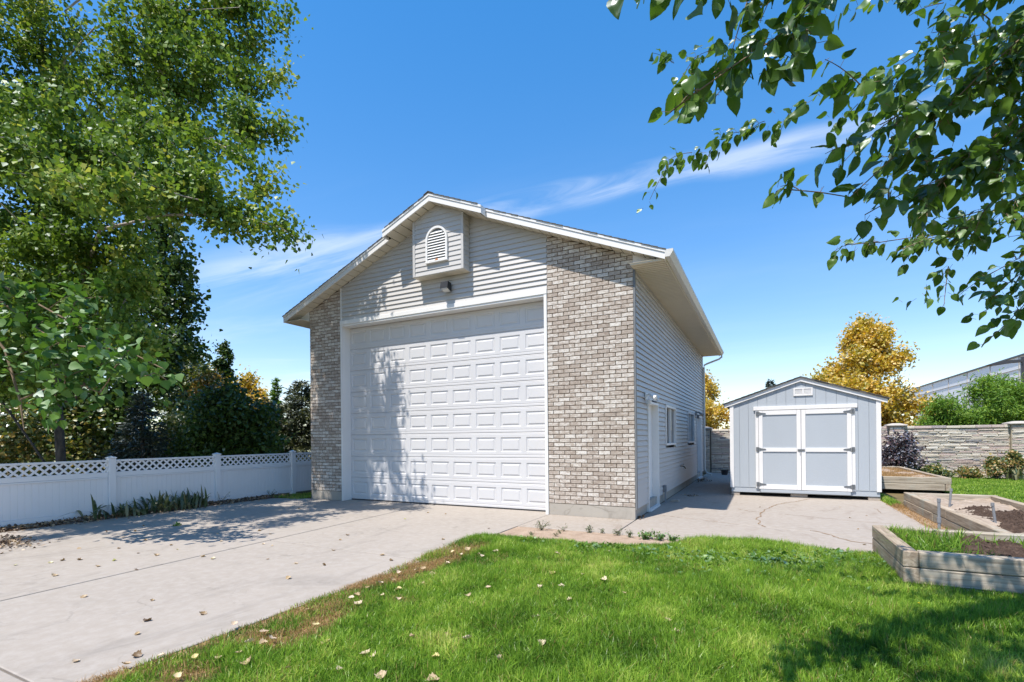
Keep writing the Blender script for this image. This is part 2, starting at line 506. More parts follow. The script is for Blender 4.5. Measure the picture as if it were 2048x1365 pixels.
MT = dict(
    brick=mat_brick(),
    mortar=mat_plain('mortar', (0.155, 0.115, 0.08), 0.95, 0.1, 0.15, 20, bmp=0.4),
    siding=mat_plain('grey_vinyl_siding', (0.50, 0.483, 0.462), 0.48, 0.4, 0.03, 1.2, dirt=0.07, stretch=(0.5, 0.5, 2)),
    trim=mat_plain('white_trim', (0.74, 0.725, 0.70), 0.45, 0.4, 0.03, 2.0, dirt=0.06),
    door=mat_plain('white_door_paint', (0.575, 0.565, 0.565), 0.42, 0.45, 0.025, 1.5, dirt=0.05),
    soffit=mat_plain('cream_soffit', (0.62, 0.56, 0.45), 0.55, 0.3, 0.04, 2.0),
    gutter=mat_plain('cream_gutter', (0.62, 0.60, 0.55), 0.4, 0.5, 0.03, 2.0, dirt=0.12),
    shadetrim=mat_plain('shaded_corner_trim', (0.16, 0.165, 0.17), 0.5, 0.4, 0.05, 4.0),  # dark grey has the shade on the corner post put into the colour
    found=mat_concrete('foundation_concrete', (0.33, 0.295, 0.245), (0.42, 0.38, 0.325), (0.19, 0.165, 0.135), 3.0, False),
    drive=mat_concrete('driveway_concrete', (0.31, 0.272, 0.232), (0.345, 0.303, 0.259), (0.215, 0.193, 0.170), 0.0),
    walk=mat_concrete('walkway_concrete', (0.31, 0.268, 0.224), (0.345, 0.297, 0.25), (0.225, 0.175, 0.135), 8.0),
    joint=mat_soil('joint_dirt', (0.05, 0.04, 0.03), (0.10, 0.08, 0.06), (0.18, 0.13, 0.09), 30),
    crack=mat_soil('crack_dirt', (0.16, 0.10, 0.06), (0.27, 0.18, 0.11), (0.36, 0.25, 0.15), 30),
    shingle=mat_shingle('brown_shingle', (0.11, 0.10, 0.09)),
    shingle2=mat_shingle('grey_shingle', (0.13, 0.125, 0.12)),
    black=mat_plain('black_metal', (0.018, 0.018, 0.02), 0.4, 0.5, 0.1),
    glass=mat_glass('window_glass'),
    lens=mat_plain('lamp_lens', (0.55, 0.55, 0.52), 0.15, 0.8, 0.02),
    grey=mat_plain('grey_plastic', (0.22, 0.225, 0.235), 0.5, 0.4, 0.08, 9),
    steel=mat_plain('galvanised_steel', (0.17, 0.18, 0.19), 0.4, 0.5, 0.15, 18, metal=0.4),
    brass=mat_plain('tarnished_brass', (0.10, 0.08, 0.05), 0.4, 0.5, 0.1, metal=0.5),
    fence=mat_plain('white_vinyl_fence', (0.80, 0.80, 0.82), 0.35, 0.5, 0.02, 1.5, dirt=0.05),
    shedblue=mat_plain('pale_blue_paint', (0.385, 0.415, 0.445), 0.6, 0.3, 0.03, 1.6, bmp=0.35, bscale=34, stretch=(1, 1, 0.25)),
    shedtrim=mat_plain('shed_white_trim', (0.72, 0.70, 0.68), 0.55, 0.35, 0.03, 4, bmp=0.15, bscale=50),
    block=mat_plain('concrete_block', (0.42, 0.36, 0.30), 0.95, 0.1, 0.12, 14, bmp=0.6, bscale=80),
    wood_y=mat_wood('weathered_timber_y', (0.20, 0.155, 0.11), (0.36, 0.29, 0.215), (0.47, 0.40, 0.31), 'y'),
    wood_x=mat_wood('weathered_timber_x', (0.21, 0.17, 0.125), (0.37, 0.32, 0.25), (0.49, 0.44, 0.355), 'x'),
    soil_dark=mat_soil('dark_garden_soil', (0.028, 0.019, 0.015), (0.068, 0.046, 0.035), (0.13, 0.090, 0.068), 16),
    soil_tan=mat_soil('sandy_soil', (0.24, 0.185, 0.14), (0.33, 0.265, 0.205), (0.42, 0.345, 0.275), 7),
    dirt=mat_soil('bare_dirt', (0.25, 0.18, 0.13), (0.34, 0.255, 0.19), (0.41, 0.32, 0.245), 5),
    verge=mat_soil('dry_thatch_soil', (0.20, 0.13, 0.06), (0.32, 0.21, 0.11), (0.44, 0.31, 0.18), 18),
    ground=mat_soil('ground_soil', (0.10, 0.075, 0.04), (0.16, 0.12, 0.06), (0.22, 0.17, 0.09), 3),
    turf=mat_soil('turf_soil', (0.035, 0.055, 0.014), (0.06, 0.085, 0.022), (0.13, 0.10, 0.045), 8),
    mulch=mat_soil('leaf_mulch', (0.03, 0.022, 0.018), (0.08, 0.055, 0.04), (0.17, 0.11, 0.07), 20),
    stone=mat_stone(),
    cap=mat_plain('stone_cap', (0.46, 0.42, 0.37), 0.9, 0.15, 0.12, 8, bmp=0.4),
    stonejoint=mat_plain('stone_joint', (0.44, 0.38, 0.27), 0.95, 0.1, 0.2, 10, bmp=0.5),
    bark=mat_bark('dark_bark', (0.035, 0.03, 0.026), (0.11, 0.095, 0.08)),
    palebark=mat_aged_shaded_bark('cottonwood_bark'),
    twig=mat_bark('brown_twig', (0.12, 0.085, 0.05), (0.25, 0.18, 0.11)),
    bld=mat_plain('white_panel_building', (0.90, 0.885, 0.88), 0.7, 0.2, 0.03, 0.2),
    bldwin=mat_plain('dark_window', (0.10, 0.13, 0.17), 0.1, 0.7, 0.05),
    pole=mat_plain('bronze_pole', (0.045, 0.045, 0.05), 0.45, 0.4, 0.05),
    straw=mat_plain('dry_straw', (0.50, 0.34, 0.15), 0.9, 0.1, 0.25, 12),
    nest=mat_plain('dry_rust_leaf', (0.42, 0.16, 0.05), 0.8, 0.2, 0.2, 30),
    yellow=mat_plain('yellow_petal', (0.75, 0.50, 0.02), 0.7, 0.2, 0.05),
    pot=mat_plain('dark_rubber', (0.03, 0.03, 0.033), 0.6, 0.3, 0.1),
)
G = lambda *s: list(s)
LF = dict(
    cotton=mat_leaf('cottonwood_leaf', [(0.0, (0.05, 0.10, 0.016)), (0.4, (0.115, 0.205, 0.03)), (0.75, (0.21, 0.32, 0.048)), (0.96, (0.40, 0.42, 0.08))], 0.46, 0.03, 0.5),
    dark=mat_leaf('dark_tree_leaf', [(0.0, (0.026, 0.055, 0.012)), (0.5, (0.055, 0.108, 0.02)), (0.95, (0.13, 0.20, 0.036))], 0.35, 0.05),
    big=mat_leaf('broad_bright_leaf', [(0.0, (0.038, 0.10, 0.014)), (0.5, (0.072, 0.172, 0.023)), (0.95, (0.15, 0.28, 0.04))], 0.4, 0.06, 0.55),
    gold=mat_leaf('golden_maple_leaf', [(0.0, (0.24, 0.26, 0.03)), (0.25, (0.50, 0.40, 0.04)), (0.65, (0.70, 0.49, 0.05)), (0.97, (0.82, 0.48, 0.055))], 0.45, 0.1, 0.5, (0.6, 0.45, 0.1)),
    amber=mat_leaf('amber_leaf', [(0.0, (0.16, 0.17, 0.03)), (0.45, (0.40, 0.30, 0.05)), (0.95, (0.55, 0.27, 0.07))], 0.4, 0.1, 0.5, (0.6, 0.5, 0.1)),
    lime=mat_leaf('lime_leaf', [(0.0, (0.06, 0.10, 0.015)), (0.5, (0.15, 0.20, 0.03)), (0.95, (0.34, 0.30, 0.06))], 0.4, 0.12),
    locust=mat_leaf('locust_leaf', [(0.0, (0.08, 0.17, 0.025)), (0.5, (0.16, 0.30, 0.04)), (0.95, (0.29, 0.42, 0.07))], 0.42, 0.02),
    needle=mat_leaf('spruce_needle', [(0.0, (0.018, 0.032, 0.02)), (0.5, (0.04, 0.06, 0.038)), (0.95, (0.08, 0.11, 0.075))], 0.1, 0.1),
    olive=mat_leaf('olive_juniper', [(0.0, (0.03, 0.042, 0.016)), (0.5, (0.08, 0.098, 0.032)), (0.95, (0.17, 0.18, 0.06))], 0.15, 0.1),
    mulberry=mat_leaf('mulberry_leaf', [(0.0, (0.05, 0.11, 0.014)), (0.5, (0.085, 0.175, 0.022)), (0.95, (0.15, 0.26, 0.04))], 0.50, 0.05, 0.4, (0.55, 0.75, 0.08), objrand=True),
    mulberry2=mat_leaf('mulberry_foliage', [(0.0, (0.05, 0.11, 0.014)), (0.5, (0.085, 0.175, 0.022)), (0.95, (0.15, 0.26, 0.04))], 0.50, 0.05, 0.4, (0.55, 0.75, 0.08)),
    purple=mat_leaf('purple_leaf', [(0.0, (0.02, 0.014, 0.018)), (0.5, (0.055, 0.034, 0.042)), (0.97, (0.13, 0.06, 0.06))], 0.2, 0.25, 0.5, (0.5, 0.2, 0.2)),
    shrub=mat_leaf('shrub_leaf', [(0.0, (0.05, 0.10, 0.02)), (0.5, (0.12, 0.18, 0.035)), (0.8, (0.26, 0.27, 0.06)), (0.97, (0.48, 0.34, 0.09))], 0.35, 0.12),
    blush=mat_leaf('yellowing_shrub_leaf', [(0.0, (0.06, 0.12, 0.02)), (0.45, (0.13, 0.18, 0.04)), (0.6, (0.45, 0.35, 0.09)), (0.97, (0.60, 0.36, 0.15))], 0.35, 0.12),
    iris=mat_leaf('iris_leaf', [(0.0, (0.05, 0.085, 0.03)), (0.5, (0.095, 0.13, 0.045)), (0.95, (0.22, 0.20, 0.08))], 0.25, 0.15),
    weed=mat_leaf('weed_leaf', [(0.0, (0.05, 0.09, 0.03)), (0.5, (0.10, 0.15, 0.05)), (0.95, (0.24, 0.24, 0.09))], 0.3, 0.1),
    litter=mat_leaf('litter_leaf', [(0.0, (0.07, 0.045, 0.03)), (0.5, (0.17, 0.11, 0.07)), (0.97, (0.45, 0.33, 0.20))], 0.1, 0.05, 0.5, (0.5, 0.4, 0.2)),
    fallen=mat_leaf('fallen_dry_leaf', [(0.0, (0.17, 0.10, 0.04)), (0.3, (0.34, 0.22, 0.09)), (0.6, (0.50, 0.37, 0.22)), (0.8, (0.56, 0.43, 0.30)), (0.97, (0.34, 0.33, 0.10))], 0.15, 0.08, 0.5, (0.5, 0.45, 0.2), objrand=True),
    fallen_pale=mat_leaf('pale_dry_leaf', [(0.0, (0.36, 0.25, 0.12)), (0.35, (0.56, 0.42, 0.28)), (0.75, (0.68, 0.54, 0.40)), (0.97, (0.60, 0.48, 0.20))], 0.15, 0.05, 0.5, (0.5, 0.45, 0.2), objrand=True),
    grass=mat_grass('lawn_blade', [(0.0, (0.05, 0.12, 0.013)), (0.3, (0.125, 0.25, 0.024)), (0.6, (0.24, 0.41, 0.04)), (0.85, (0.38, 0.52, 0.07)), (0.98, (0.54, 0.58, 0.15))]),
    clover=mat_leaf('clover_leaf', [(0.0, (0.06, 0.15, 0.02)), (0.5, (0.11, 0.23, 0.03)), (0.95, (0.22, 0.32, 0.06))], 0.3, 0.1),
)

# ------------------------------------------------------------------ ground, paving
def structure(o):
    return tag(o, kind='structure')


def sheet(name, poly, z, m, parent=None):
    mb = MB().add([(x, y, z) for x, y in poly], [tuple(range(len(poly)))])
    return mb.build(name, m, parent)


structure(MB().add([(-900, -900, -0.05), (900, -900, -0.05), (900, 900, -0.05), (-900, 900, -0.05)], [(0, 1, 2, 3)]).build('ground', MT['ground']))
LAWN = [(-1.66, -9.6), (-1.66, -7.4), (-1.66, -6.8), (-1.72, -5.9), (-1.8, -4.3), (-1.9, -2.45), (-1.56, -2.29), (-.72, -2.32), (-.1, -2.33), (.44, -2.23), (.85, -1.9),
        (1.24, -1.45), (1.77, -1.22), (2.29, -1.22), (2.57, -1.42), (3.07, -1.45), (3.33, -1.46), (3.33, -2.86), (7, -2.86), (7, -9.6)]
structure(sheet('lawn', LAWN, -0.014, MT['turf']))
BACKLAWN = [(6.27, -1.2), (14, -1.2), (14, 13.1), (6.27, 13.1)]
structure(sheet('back_lawn', BACKLAWN, -0.014, MT['turf']))
structure(sheet('dry_verge', [(-1.74, -9.0), (-1.16, -9.0), (-1.05, -7.9), (-1.25, -7.2), (-1.0, -6.5), (-1.2, -5.8), (-1.15, -5.2), (-1.48, -4.7), (-1.42, -4.1), (-1.62, -3.4), (-1.83, -2.9), (-1.80, -4.3), (-1.72, -6.0)], -0.0125, MT['verge']))
structure(sheet('dirt_patch', [(-1.80, -2.6), (-1.68, -2.0), (-1.69, -1.35), (.1, -1.35), (.9, -1.45), (1.5, -1.46), (1.45, -1.7), (.9, -2.3), (0, -2.6)], -0.008, MT['dirt']))
structure(sheet('bed_border_soil', [(4.40, -1.3), (4.75, -1.3), (4.75, 6.9), (4.40, 6.9)], -0.010, MT['dirt']))
structure(sheet('fence_bed', [(-9.98, -12), (-9.35, -12), (-9.35, 0.35), (-8.45, 0.35), (-8.45, 12), (-9.98, 12)], -0.012, MT['mulch']))

jx = lambda y: -4.815 - 0.0515 * y
DRIVE_SLABS = []
ys = [-13.0, -7.64, -4.02, 0.30]
for i in range(3):
    a, b = ys[i] + 0.008, ys[i + 1] - 0.008
    DRIVE_SLABS.append([(-9.42, a), (jx(a) - .017, a), (jx(b) - .017, b), (-8.42 if i == 2 else -9.42, b)] if i < 2 else
                       [(-9.42, a), (jx(a) - .017, a), (jx(b) - .017, b), (-7.3, b), (-7.3, -0.005), (-8.42, -0.005), (-9.42, -0.35)])
    DRIVE_SLABS.append([(jx(a) + .017, a), (-1.70, a), (-1.70, b), (jx(b) + .017, b)])
DRIVE_SLABS[-1] = [(jx(-4.01) + .017, -4.012), (-1.70, -4.012), (-1.70, 0.29), (jx(.29) + .017, 0.29)]
drv = structure(sheet('driveway', [(-9.42, -13), (-1.71, -13), (-1.71, 0.3), (-7.3, 0.3), (-7.3, -.01), (-8.4, -.01), (-9.42, -.36)], -0.034, MT['joint']))


def slab(poly, parent, m, z0=-0.045, z1=0.0, c=0.007):
    p = np.array(poly, float); ctr = p.mean(0)
    n = len(poly)
    # chamfered top edge
    top = []
    for i in range(n):
        d = ctr - p[i]; top.append(p[i] + d / np.linalg.norm(d) * c * 1.5)
    vs = [(x, y, z0) for x, y in p] + [(x, y, z1 - c * .7) for x, y in p] + [(x, y, z1) for x, y in top]
    fs = [tuple(2 * n + i for i in range(n))]
    for k in (0, 1):
        fs += [(k * n + i, k * n + (i + 1) % n, (k + 1) * n + (i + 1) % n, (k + 1) * n + i) for i in range(n)]
    return MB().add(vs, fs).build('slab', m, parent)


for pl in DRIVE_SLABS:
    slab(pl, drv, MT['drive'])
WALK_SLABS = [[(-1.69, -1.42), (-0.012, -1.40), (-0.012, 0.0), (-1.69, 0.0)],
              [(0.006, -1.42), (1.6, -1.56), (3.33, -1.62), (3.33, -1.18), (4.45, -1.1), (4.45, -0.46), (2.6, 0.0), (.5, .66), (0.006, .85)],
              [(0.006, .866), (.5, .676), (2.6, .014), (4.45, -.445), (4.45, 7.55), (0.006, 7.55)],
              [(0.006, 7.57), (4.45, 7.57), (4.45, 13.0), (0.006, 13.0)]]
wlk = structure(sheet('walkway', [(-1.69, -1.40), (0, -1.40), (3.33, -1.6), (3.33, -1.15), (4.44, -1.1), (4.44, 13), (0, 13), (0, -.005), (-1.69, -.005)], -0.0335, MT['joint']))
for pl in WALK_SLABS:
    slab(pl, wlk, MT['walk'])


def crack(px, wid, parent, z=0.003, seed=1):
    rg = np.random.default_rng(seed)
    P = [at(a, b, z=0.0)[:2] for a, b in px]; Q = []
    for i in range(len(P) - 1):
        n = max(2, int(np.linalg.norm(P[i + 1] - P[i]) / 0.05))
        for k in range(n):
            Q.append(P[i] + (P[i + 1] - P[i]) * k / n + rg.normal(0, .012, 2))
    Q.append(P[-1]); vs = []; fs = []
    for i, q in enumerate(Q):
        t = Q[min(i + 1, len(Q) - 1)] - Q[max(i - 1, 0)]; t = t / (np.linalg.norm(t) + 1e-9); nrm = np.array([-t[1], t[0]])
        w = wid * rg.uniform(.25, 1.0) * (0.15 if i in (0, len(Q) - 1) else 1)
        vs += [(*(q + nrm * w), z), (*(q - nrm * w), z)]
    for i in range(len(Q) - 1):
        fs.append((2 * i, 2 * i + 1, 2 * i + 3, 2 * i + 2))
    MB().add(vs, fs).build('crack', MT['crack'], parent)


crack([(1620, 998), (1590, 1004), (1555, 1009), (1530, 1020), (1521, 1027), (1521, 1032), (1513, 1039), (1522, 1044), (1516, 1048), (1533, 1055)], .016, wlk, seed=2)
crack([(1473, 1018), (1500, 1023), (1528, 1026)], .012, wlk, seed=3)
crack([(1562, 1028), (1590, 1031), (1650, 1037), (1720, 1044), (1790, 1049)], .009, wlk, seed=4)
crack([(1292, 1028), (1340, 1033), (1400, 1040), (1480, 1050)], .007, wlk, seed=5)
crack([(1620, 1061), (1648, 1067), (1700, 1083), (1757, 1090)], .02, wlk, seed=6)
crack([(1750, 1017), (1765, 1028), (1800, 1031)], .008, wlk, seed=8)

# ------------------------------------------------------------------ garage
XM, XL, XP, XD = -4.17, -8.34, -1.70, -7.25        # ridge x, left corner, right pier inner edge, left pier inner edge
SL = 0.416
zs = lambda x: 6.552 - SL * abs(x - XM)            # underside of the rake
gar = thing('garage', (XM, 5.5, 0), 'tall grey garage with brick piers, grey siding and a big white sectional door', 'garage')

MB().box(XP + .0, -0.004, 0.004, 0.34, 0, BZ0 - .004).build('foundation', MT['found'], gar)
MB().box(XL + .004, XD, 0.004, 0.34, 0, BZ0 - .004).build('foundation', MT['found'], gar)
MB().box(-0.20, -0.004, 0.345, 11.15, 0, .205).build('foundation', MT['found'], gar)
MB().box(XL + .004, XL + .2, 0.345, 11.15, 0, .205).build('foundation', MT['found'], gar)
core = MB().prism([(XL + .06, .01), (-0.16, .01), (-0.16, 4.6), (XM, zs(XM) + .05), (XL + .06, 4.6)], 0.37, 11.12, 'y')
core.build('wall_core', MT['siding'], gar)
gw = MB().prism([(XL, 4.6), (0, 4.6), (XM, zs(XM) + .03)], 11.13, 11.17, 'y').box(XL, 0, 11.13, 11.17, .2, 4.595)
gw.build('rear_wall', MT['siding'], gar)
MB().box(XL, XL + .055, 0.345, 11.125, .206, 4.57).build('left_wall', MT['siding'], gar)


def pier(x0, x1, name='brick_pier'):
    o = MB().prism([(x0 + .004, BZ0), (x1 - .004, BZ0), (x1 - .004, zs(x1) - .002), (x0 + .004, zs(x0) - .002)], 0.0135, 0.34, 'y').build(name, MT['mortar'], gar)
    bricks = []
    nrow = int((max(zs(x0), zs(x1)) - BZ0) / BPIT) + 1
    J = 0.0125
    for r in range(nrow):
        z0 = BZ0 + r * BPIT + J * .5; z1 = BZ0 + (r + 1) * BPIT - J * .5
        sh = 0.5 * (r % 2)
        k0 = math.floor(x0 / BLEN + 20 + sh) - 1
        for k in range(k0, k0 + 14):
            a = (k - 20 - sh) * BLEN + J * .5; b = a + BLEN - J
            a = max(a, x0 + .001); b = min(b, x1 - .001)
            if b - a < .02 or z0 > max(zs(a), zs(b)) - .02:
                continue
            za, zb = min(z1, zs(a) - .004), min(z1, zs(b) - .004)
            bricks.append((a, b, z0, max(za, z0 + .004), max(zb, z0 + .004), abs(za - zb) < 1e-6))
    return o, bricks


def brick_geo(mb, a, b, z0, za, zb, y0=0.0, c=.0035):
    y1 = y0 + .02
    vs = [(a, y1, z0), (b, y1, z0), (b, y1, zb), (a, y1, za), (a, y0 + c, z0), (b, y0 + c, z0), (b, y0 + c, zb), (a, y0 + c, za),
          (a + c, y0, z0 + c), (b - c, y0, z0 + c), (b - c, y0, zb - c), (a + c, y0, za - c)]
    fs = [(8, 9, 10, 11)] + [(4 + i, 4 + (i + 1) % 4, 8 + (i + 1) % 4, 8 + i) for i in range(4)] + [(i, (i + 1) % 4, 4 + (i + 1) % 4, 4 + i) for i in range(4)]
    mb.add(vs, fs)


pr, br_r = pier(XP, -0.001)
plf, br_l = pier(XL, XD)
full = sorted([b for b in br_r if b[5]], key=lambda b: b[2])
indiv, rest = full[:300], full[300:] + [b for b in br_r if not b[5]] + br_l
shared = {}
for i, (a, b, z0, za, zb, _) in enumerate(indiv):
    key = round(b - a, 3)
    dy = random.uniform(-.002, .002)
    if key not in shared:
        mb = MB(); brick_geo(mb, a, b, z0, za, zb); shared[key] = mb.mesh('brick', ((a + b) / 2, 0, z0))
    place('brick', shared[key], MT['brick'], pr, ((a + b) / 2, dy, z0))
mb = MB()
for (a, b, z0, za, zb, _) in rest:
    brick_geo(mb, a, b, z0, za, zb, random.uniform(-.002, .002))
tag(mb.build('brickwork', MT['brick'], gar), kind='stuff')


def lap_board_x(x0, x1, z0, z1, y, parent, m=None, clip=None, lip=.024, name='siding_board'):
    """board on a wall facing -y; clip = function x->max z"""
    m = m or MT['siding']
    def cl(x, z):
        return min(z, clip(x)) if clip else z
    # x range at the top edge may be cut by the rake
    pts_b = [x0, x1]; pts_t = [x0, x1]
    if clip:
        def xcut(z):
            h = (6.552 - .004 - z) / SL
            return max(x0, XM - h), min(x1, XM + h)
        pts_b = xcut(z0); zt = z1; pts_t = xcut(zt)
        if pts_b[1] - pts_b[0] < .03:
            return
        if pts_t[1] <= pts_t[0]:
            pts_t = (XM, XM)
    yb, yt = y - lip, y - .002
    a, b = pts_b; c, d = pts_t
    # corners cut by the slope: add the point where the vertical end meets it
    poly = [(a, z0), (b, z0)]
    if clip and d < x1 - 1e-4 and b >= x1 - 1e-4 and clip(x1) > z0:
        poly.append((x1, clip(x1)))
    poly.append((d, z1))
    if abs(c - d) > 1e-4:
        poly.append((c, z1))
    if clip and c > x0 + 1e-4 and a <= x0 + 1e-4 and clip(x0) > z0:
        poly.append((x0, clip(x0)))
    f = lambda z: yb + (yt + .004 - yb) * (z - z0) / (z1 - z0)
    n = len(poly)
    vs = [(x, f(z), z) for x, z in poly] + [(x, y + .012, z) for x, z in poly]
    fs = [tuple(range(n)), tuple(range(n, 2 * n))[::-1]] + [(i, (i + 1) % n, n + (i + 1) % n, n + i) for i in range(n)]
    return MB().add(vs, fs).build(name, m, parent)


SP = 0.1035
clipf = lambda x: zs(x) - .004
MB().prism([(XD, 4.36), (XP, 4.36), (XP, zs(XP)), (XM, zs(XM)), (XD, zs(XD))], 0.03, 0.36, 'y').build('gable_wall', MT['siding'], gar)
z = 4.452
while z < 6.53:
    lap_board_x(XD + .035, XP - .002, z, min(z + SP, 6.545), 0.018, gar, clip=clipf)
    z += SP
MB().box(XD + .001, XD + .034, -0.008, .03, 4.452, zs(XD) - .004).build('corner_trim', MT['trim'], gar)
# door opening: casing, reveals, header
MB().cbox(XD - .003, XP + .003, -.03, .03, 4.352, 4.448, .004).build('header_trim', MT['trim'], gar)
MB().box(XD + .002, XD + .042, -.022, .27, 0.0, 4.35).build('door_jamb', MT['trim'], gar)
MB().box(XP - .062, XP - .002, -.022, .27, 0.0, 4.35).build('door_jamb', MT['trim'], gar)
MB().box(XD + .043, XP - .063, -.012, .27, 4.31, 4.35).build('header_reveal', MT['trim'], gar)
# sectional door
DX0, DX1, DZ0, DZ1, DY = XD + .043, XP - .063, 0.022, 4.309, 0.262
NC, NR = 9, 8
SH = (DZ1 - DZ0) / NR; CWID = (DX1 - DX0) / NC
gd = MB().box(DX0, DX1, DY + .03, DY + .05, DZ0, DZ1).build('garage_door', MT['door'], gar)
MB().box(DX0, DX1, DY + .005, DY + .028, 0.003, DZ0 + .004).build('bottom_seal', MT['pot'], gd)


def door_section():
    w, h = DX1 - DX0, SH
    vs, fs = [], []

    def q(*p):
        o = len(vs); vs.extend(p); fs.append(tuple(range(o, o + len(p))))
    m0, m1 = 0.125, 0.10             # rail below / above the panels
    pw, ph = CWID * .80, h - m0 - m1
    zb, zt = m0, m0 + ph
    dep = 0.014
    # rails: lower rail with a rolled joint line
    y = 0.0
    q((0, .010, .0), (w, .010, .0), (w, y, .012), (0, y, .012))
    q((0, y, .012), (w, y, .012), (w, y, .050), (0, y, .050))
    q((0, y, .050), (w, y, .050), (w, .005, .056), (0, .005, .056))
    q((0, .005, .056), (w, .005, .056), (w, y, .070), (0, y, .070))
    q((0, y, .070), (w, y, .070), (w, y, zb), (0, y, zb))
    q((0, y, zt), (w, y, zt), (w, y, h - .035), (0, y, h - .035))
    q((0, y, h - .035), (w, y, h - .035), (w, .004, h - .030), (0, .004, h - .030))
    q((0, .004, h - .030), (w, .004, h - .030), (w, y, h - .016), (0, y, h - .016))
    q((0, y, h - .016), (w, y, h - .016), (w, .010, h - .003), (0, .010, h - .003))
    xs = [0]
    for c in range(NC):
        cx = (c + .5) * CWID; a, b = cx - pw / 2, cx + pw / 2
        q((xs[-1], y, zb), (a, y, zb), (a, y, zt), (xs[-1], y, zt)); xs.append(b)
        e = .016
        q((a, y, zb), (b, y, zb), (b - e, dep, zb + e), (a + e, dep, zb + e))
        q((b, y, zb), (b, y, zt), (b - e, dep, zt - e), (b - e, dep, zb + e))
        q((b, y, zt), (a, y, zt), (a + e, dep, zt - e), (b - e, dep, zt - e))
        q((a, y, zt), (a, y, zb), (a + e, dep, zb + e), (a + e, dep, zt - e))
        q((a + e, dep, zb + e), (b - e, dep, zb + e), (b - e, dep, zt - e), (a + e, dep, zt - e))
    q((xs[-1], y, zb), (w, y, zb), (w, y, zt), (xs[-1], y, zt))
    me = bpy.data.meshes.new('door_section'); me.from_pydata(vs, [], fs); me.update()
    # raised panel
    e = .016; g = .028; f = .026
    a, b, c0, c1 = -pw / 2 + e + g, pw / 2 - e - g, zb + e + g * .7, zt - e - g * .7
    p = MB()
    Y0, Y1 = dep - .0008, 0.002
    p.add([(a, Y0, c0), (b, Y0, c0), (b, Y0, c1), (a, Y0, c1), (a + f, Y1, c0 + f), (b - f, Y1, c0 + f), (b - f, Y1, c1 - f), (a + f, Y1, c1 - f)],
          [(4, 5, 6, 7)] + [(i, (i + 1) % 4, 4 + (i + 1) % 4, 4 + i) for i in range(4)])
    return me, p.mesh('raised_panel')


sec_me, pan_me = door_section()
for r in range(NR):
    place('door_section', sec_me, MT['door'], gd, (DX0, DY, DZ0 + r * SH))
    for c in range(NC):
        place('raised_panel', pan_me, MT['door'], gd, (DX0 + (c + .5) * CWID, DY, DZ0 + r * SH))

# roof: deck, stepped shingle courses, fascias, soffits
OVX, FY, BY = 0.615, -0.30, -0.50
BX0, BX1 = XM - 1.275, XM + 1.275
XR, XLE = OVX, XL - OVX


def slope_prism(xa, xb, y0, y1, h0, h1, dz=0):
    return [(xa, zs(xa) + h0), (xb, zs(xb) + h0), (xb, zs(xb) + h1), (xa, zs(xa) + h1)]


def roof_part():
    mb = MB()
    for xe in (XR, XLE):
        mb.prism(slope_prism(xe, XM, 0, 0, .125, .150), FY + .03, 11.45, 'y')
    mb.prism(slope_prism(BX1, XM, 0, 0, .125, .150), BY + .03, FY + .029, 'y')
    mb.prism(slope_prism(BX0, XM, 0, 0, .125, .150), BY + .03, FY + .029, 'y')
    o = mb.build('roof', MT['shingle'], gar)
    sh = MB()
    for sgn, xe in ((1, XR + .02), (-1, XLE - .02)):
        n = 36; L = abs(xe - XM) / n
        for i in range(n):
            x0 = xe - sgn * i * L; x1 = xe - sgn * (i + 1) * L - sgn * .02
            if sgn > 0: x1 = max(x1, XM)
            else: x1 = min(x1, XM)
            h = .1505 + .001 * (i % 2)
            yb = FY - .028 if abs(x0 - XM) > 1.26 else BY - .028
            p = [(x0, zs(x0) + h), (x0, zs(x0) + h + .016), (x1, zs(x1) + h + .005), (x1, zs(x1) + h)]
            # tab by tab, slightly uneven at the rake edge
            sh.prism(p, yb + random.uniform(-.006, .008), 11.47, 'y')
    sh.prism([(XM - .12, zs(XM - .12) + .172), (XM, zs(XM) + .176), (XM + .12, zs(XM + .12) + .172), (XM + .12, zs(XM + .12) + .18), (XM, zs(XM) + .19), (XM - .12, zs(XM - .12) + .18)], BY - .03, 11.47, 'y')
    sh.build('shingles', MT['shingle'], o)


roof_part()


def rake_fascia(xa, xb, yf):
    lo, hi = sorted((xa, xb))
    MB().prism(slope_prism(lo, hi, 0, 0, -.012, .098), yf, yf + .026, 'y').build('rake_fascia', MT['trim'], gar)
    MB().prism(slope_prism(lo, hi, 0, 0, .102, .148), yf - .014, yf + .026, 'y').build('rake_moulding', MT['trim'], gar)


rake_fascia(XR, BX1 + .001, FY); rake_fascia(XLE, BX0 - .001, FY)
rake_fascia(BX1, XM + .0005, BY); rake_fascia(BX0, XM - .0005, BY)
for bx, s in ((BX1, 1), (BX0, -1)):
    MB().prism([(bx - s * .022, zs(bx) - .012 + .009), (bx + s * .001, zs(bx) - .012), (bx + s * .001, zs(bx) + .148), (bx - s * .022, zs(bx) + .148 + .009)], BY + .027, FY - .015, 'y').build('fascia_return', MT['trim'], gar)
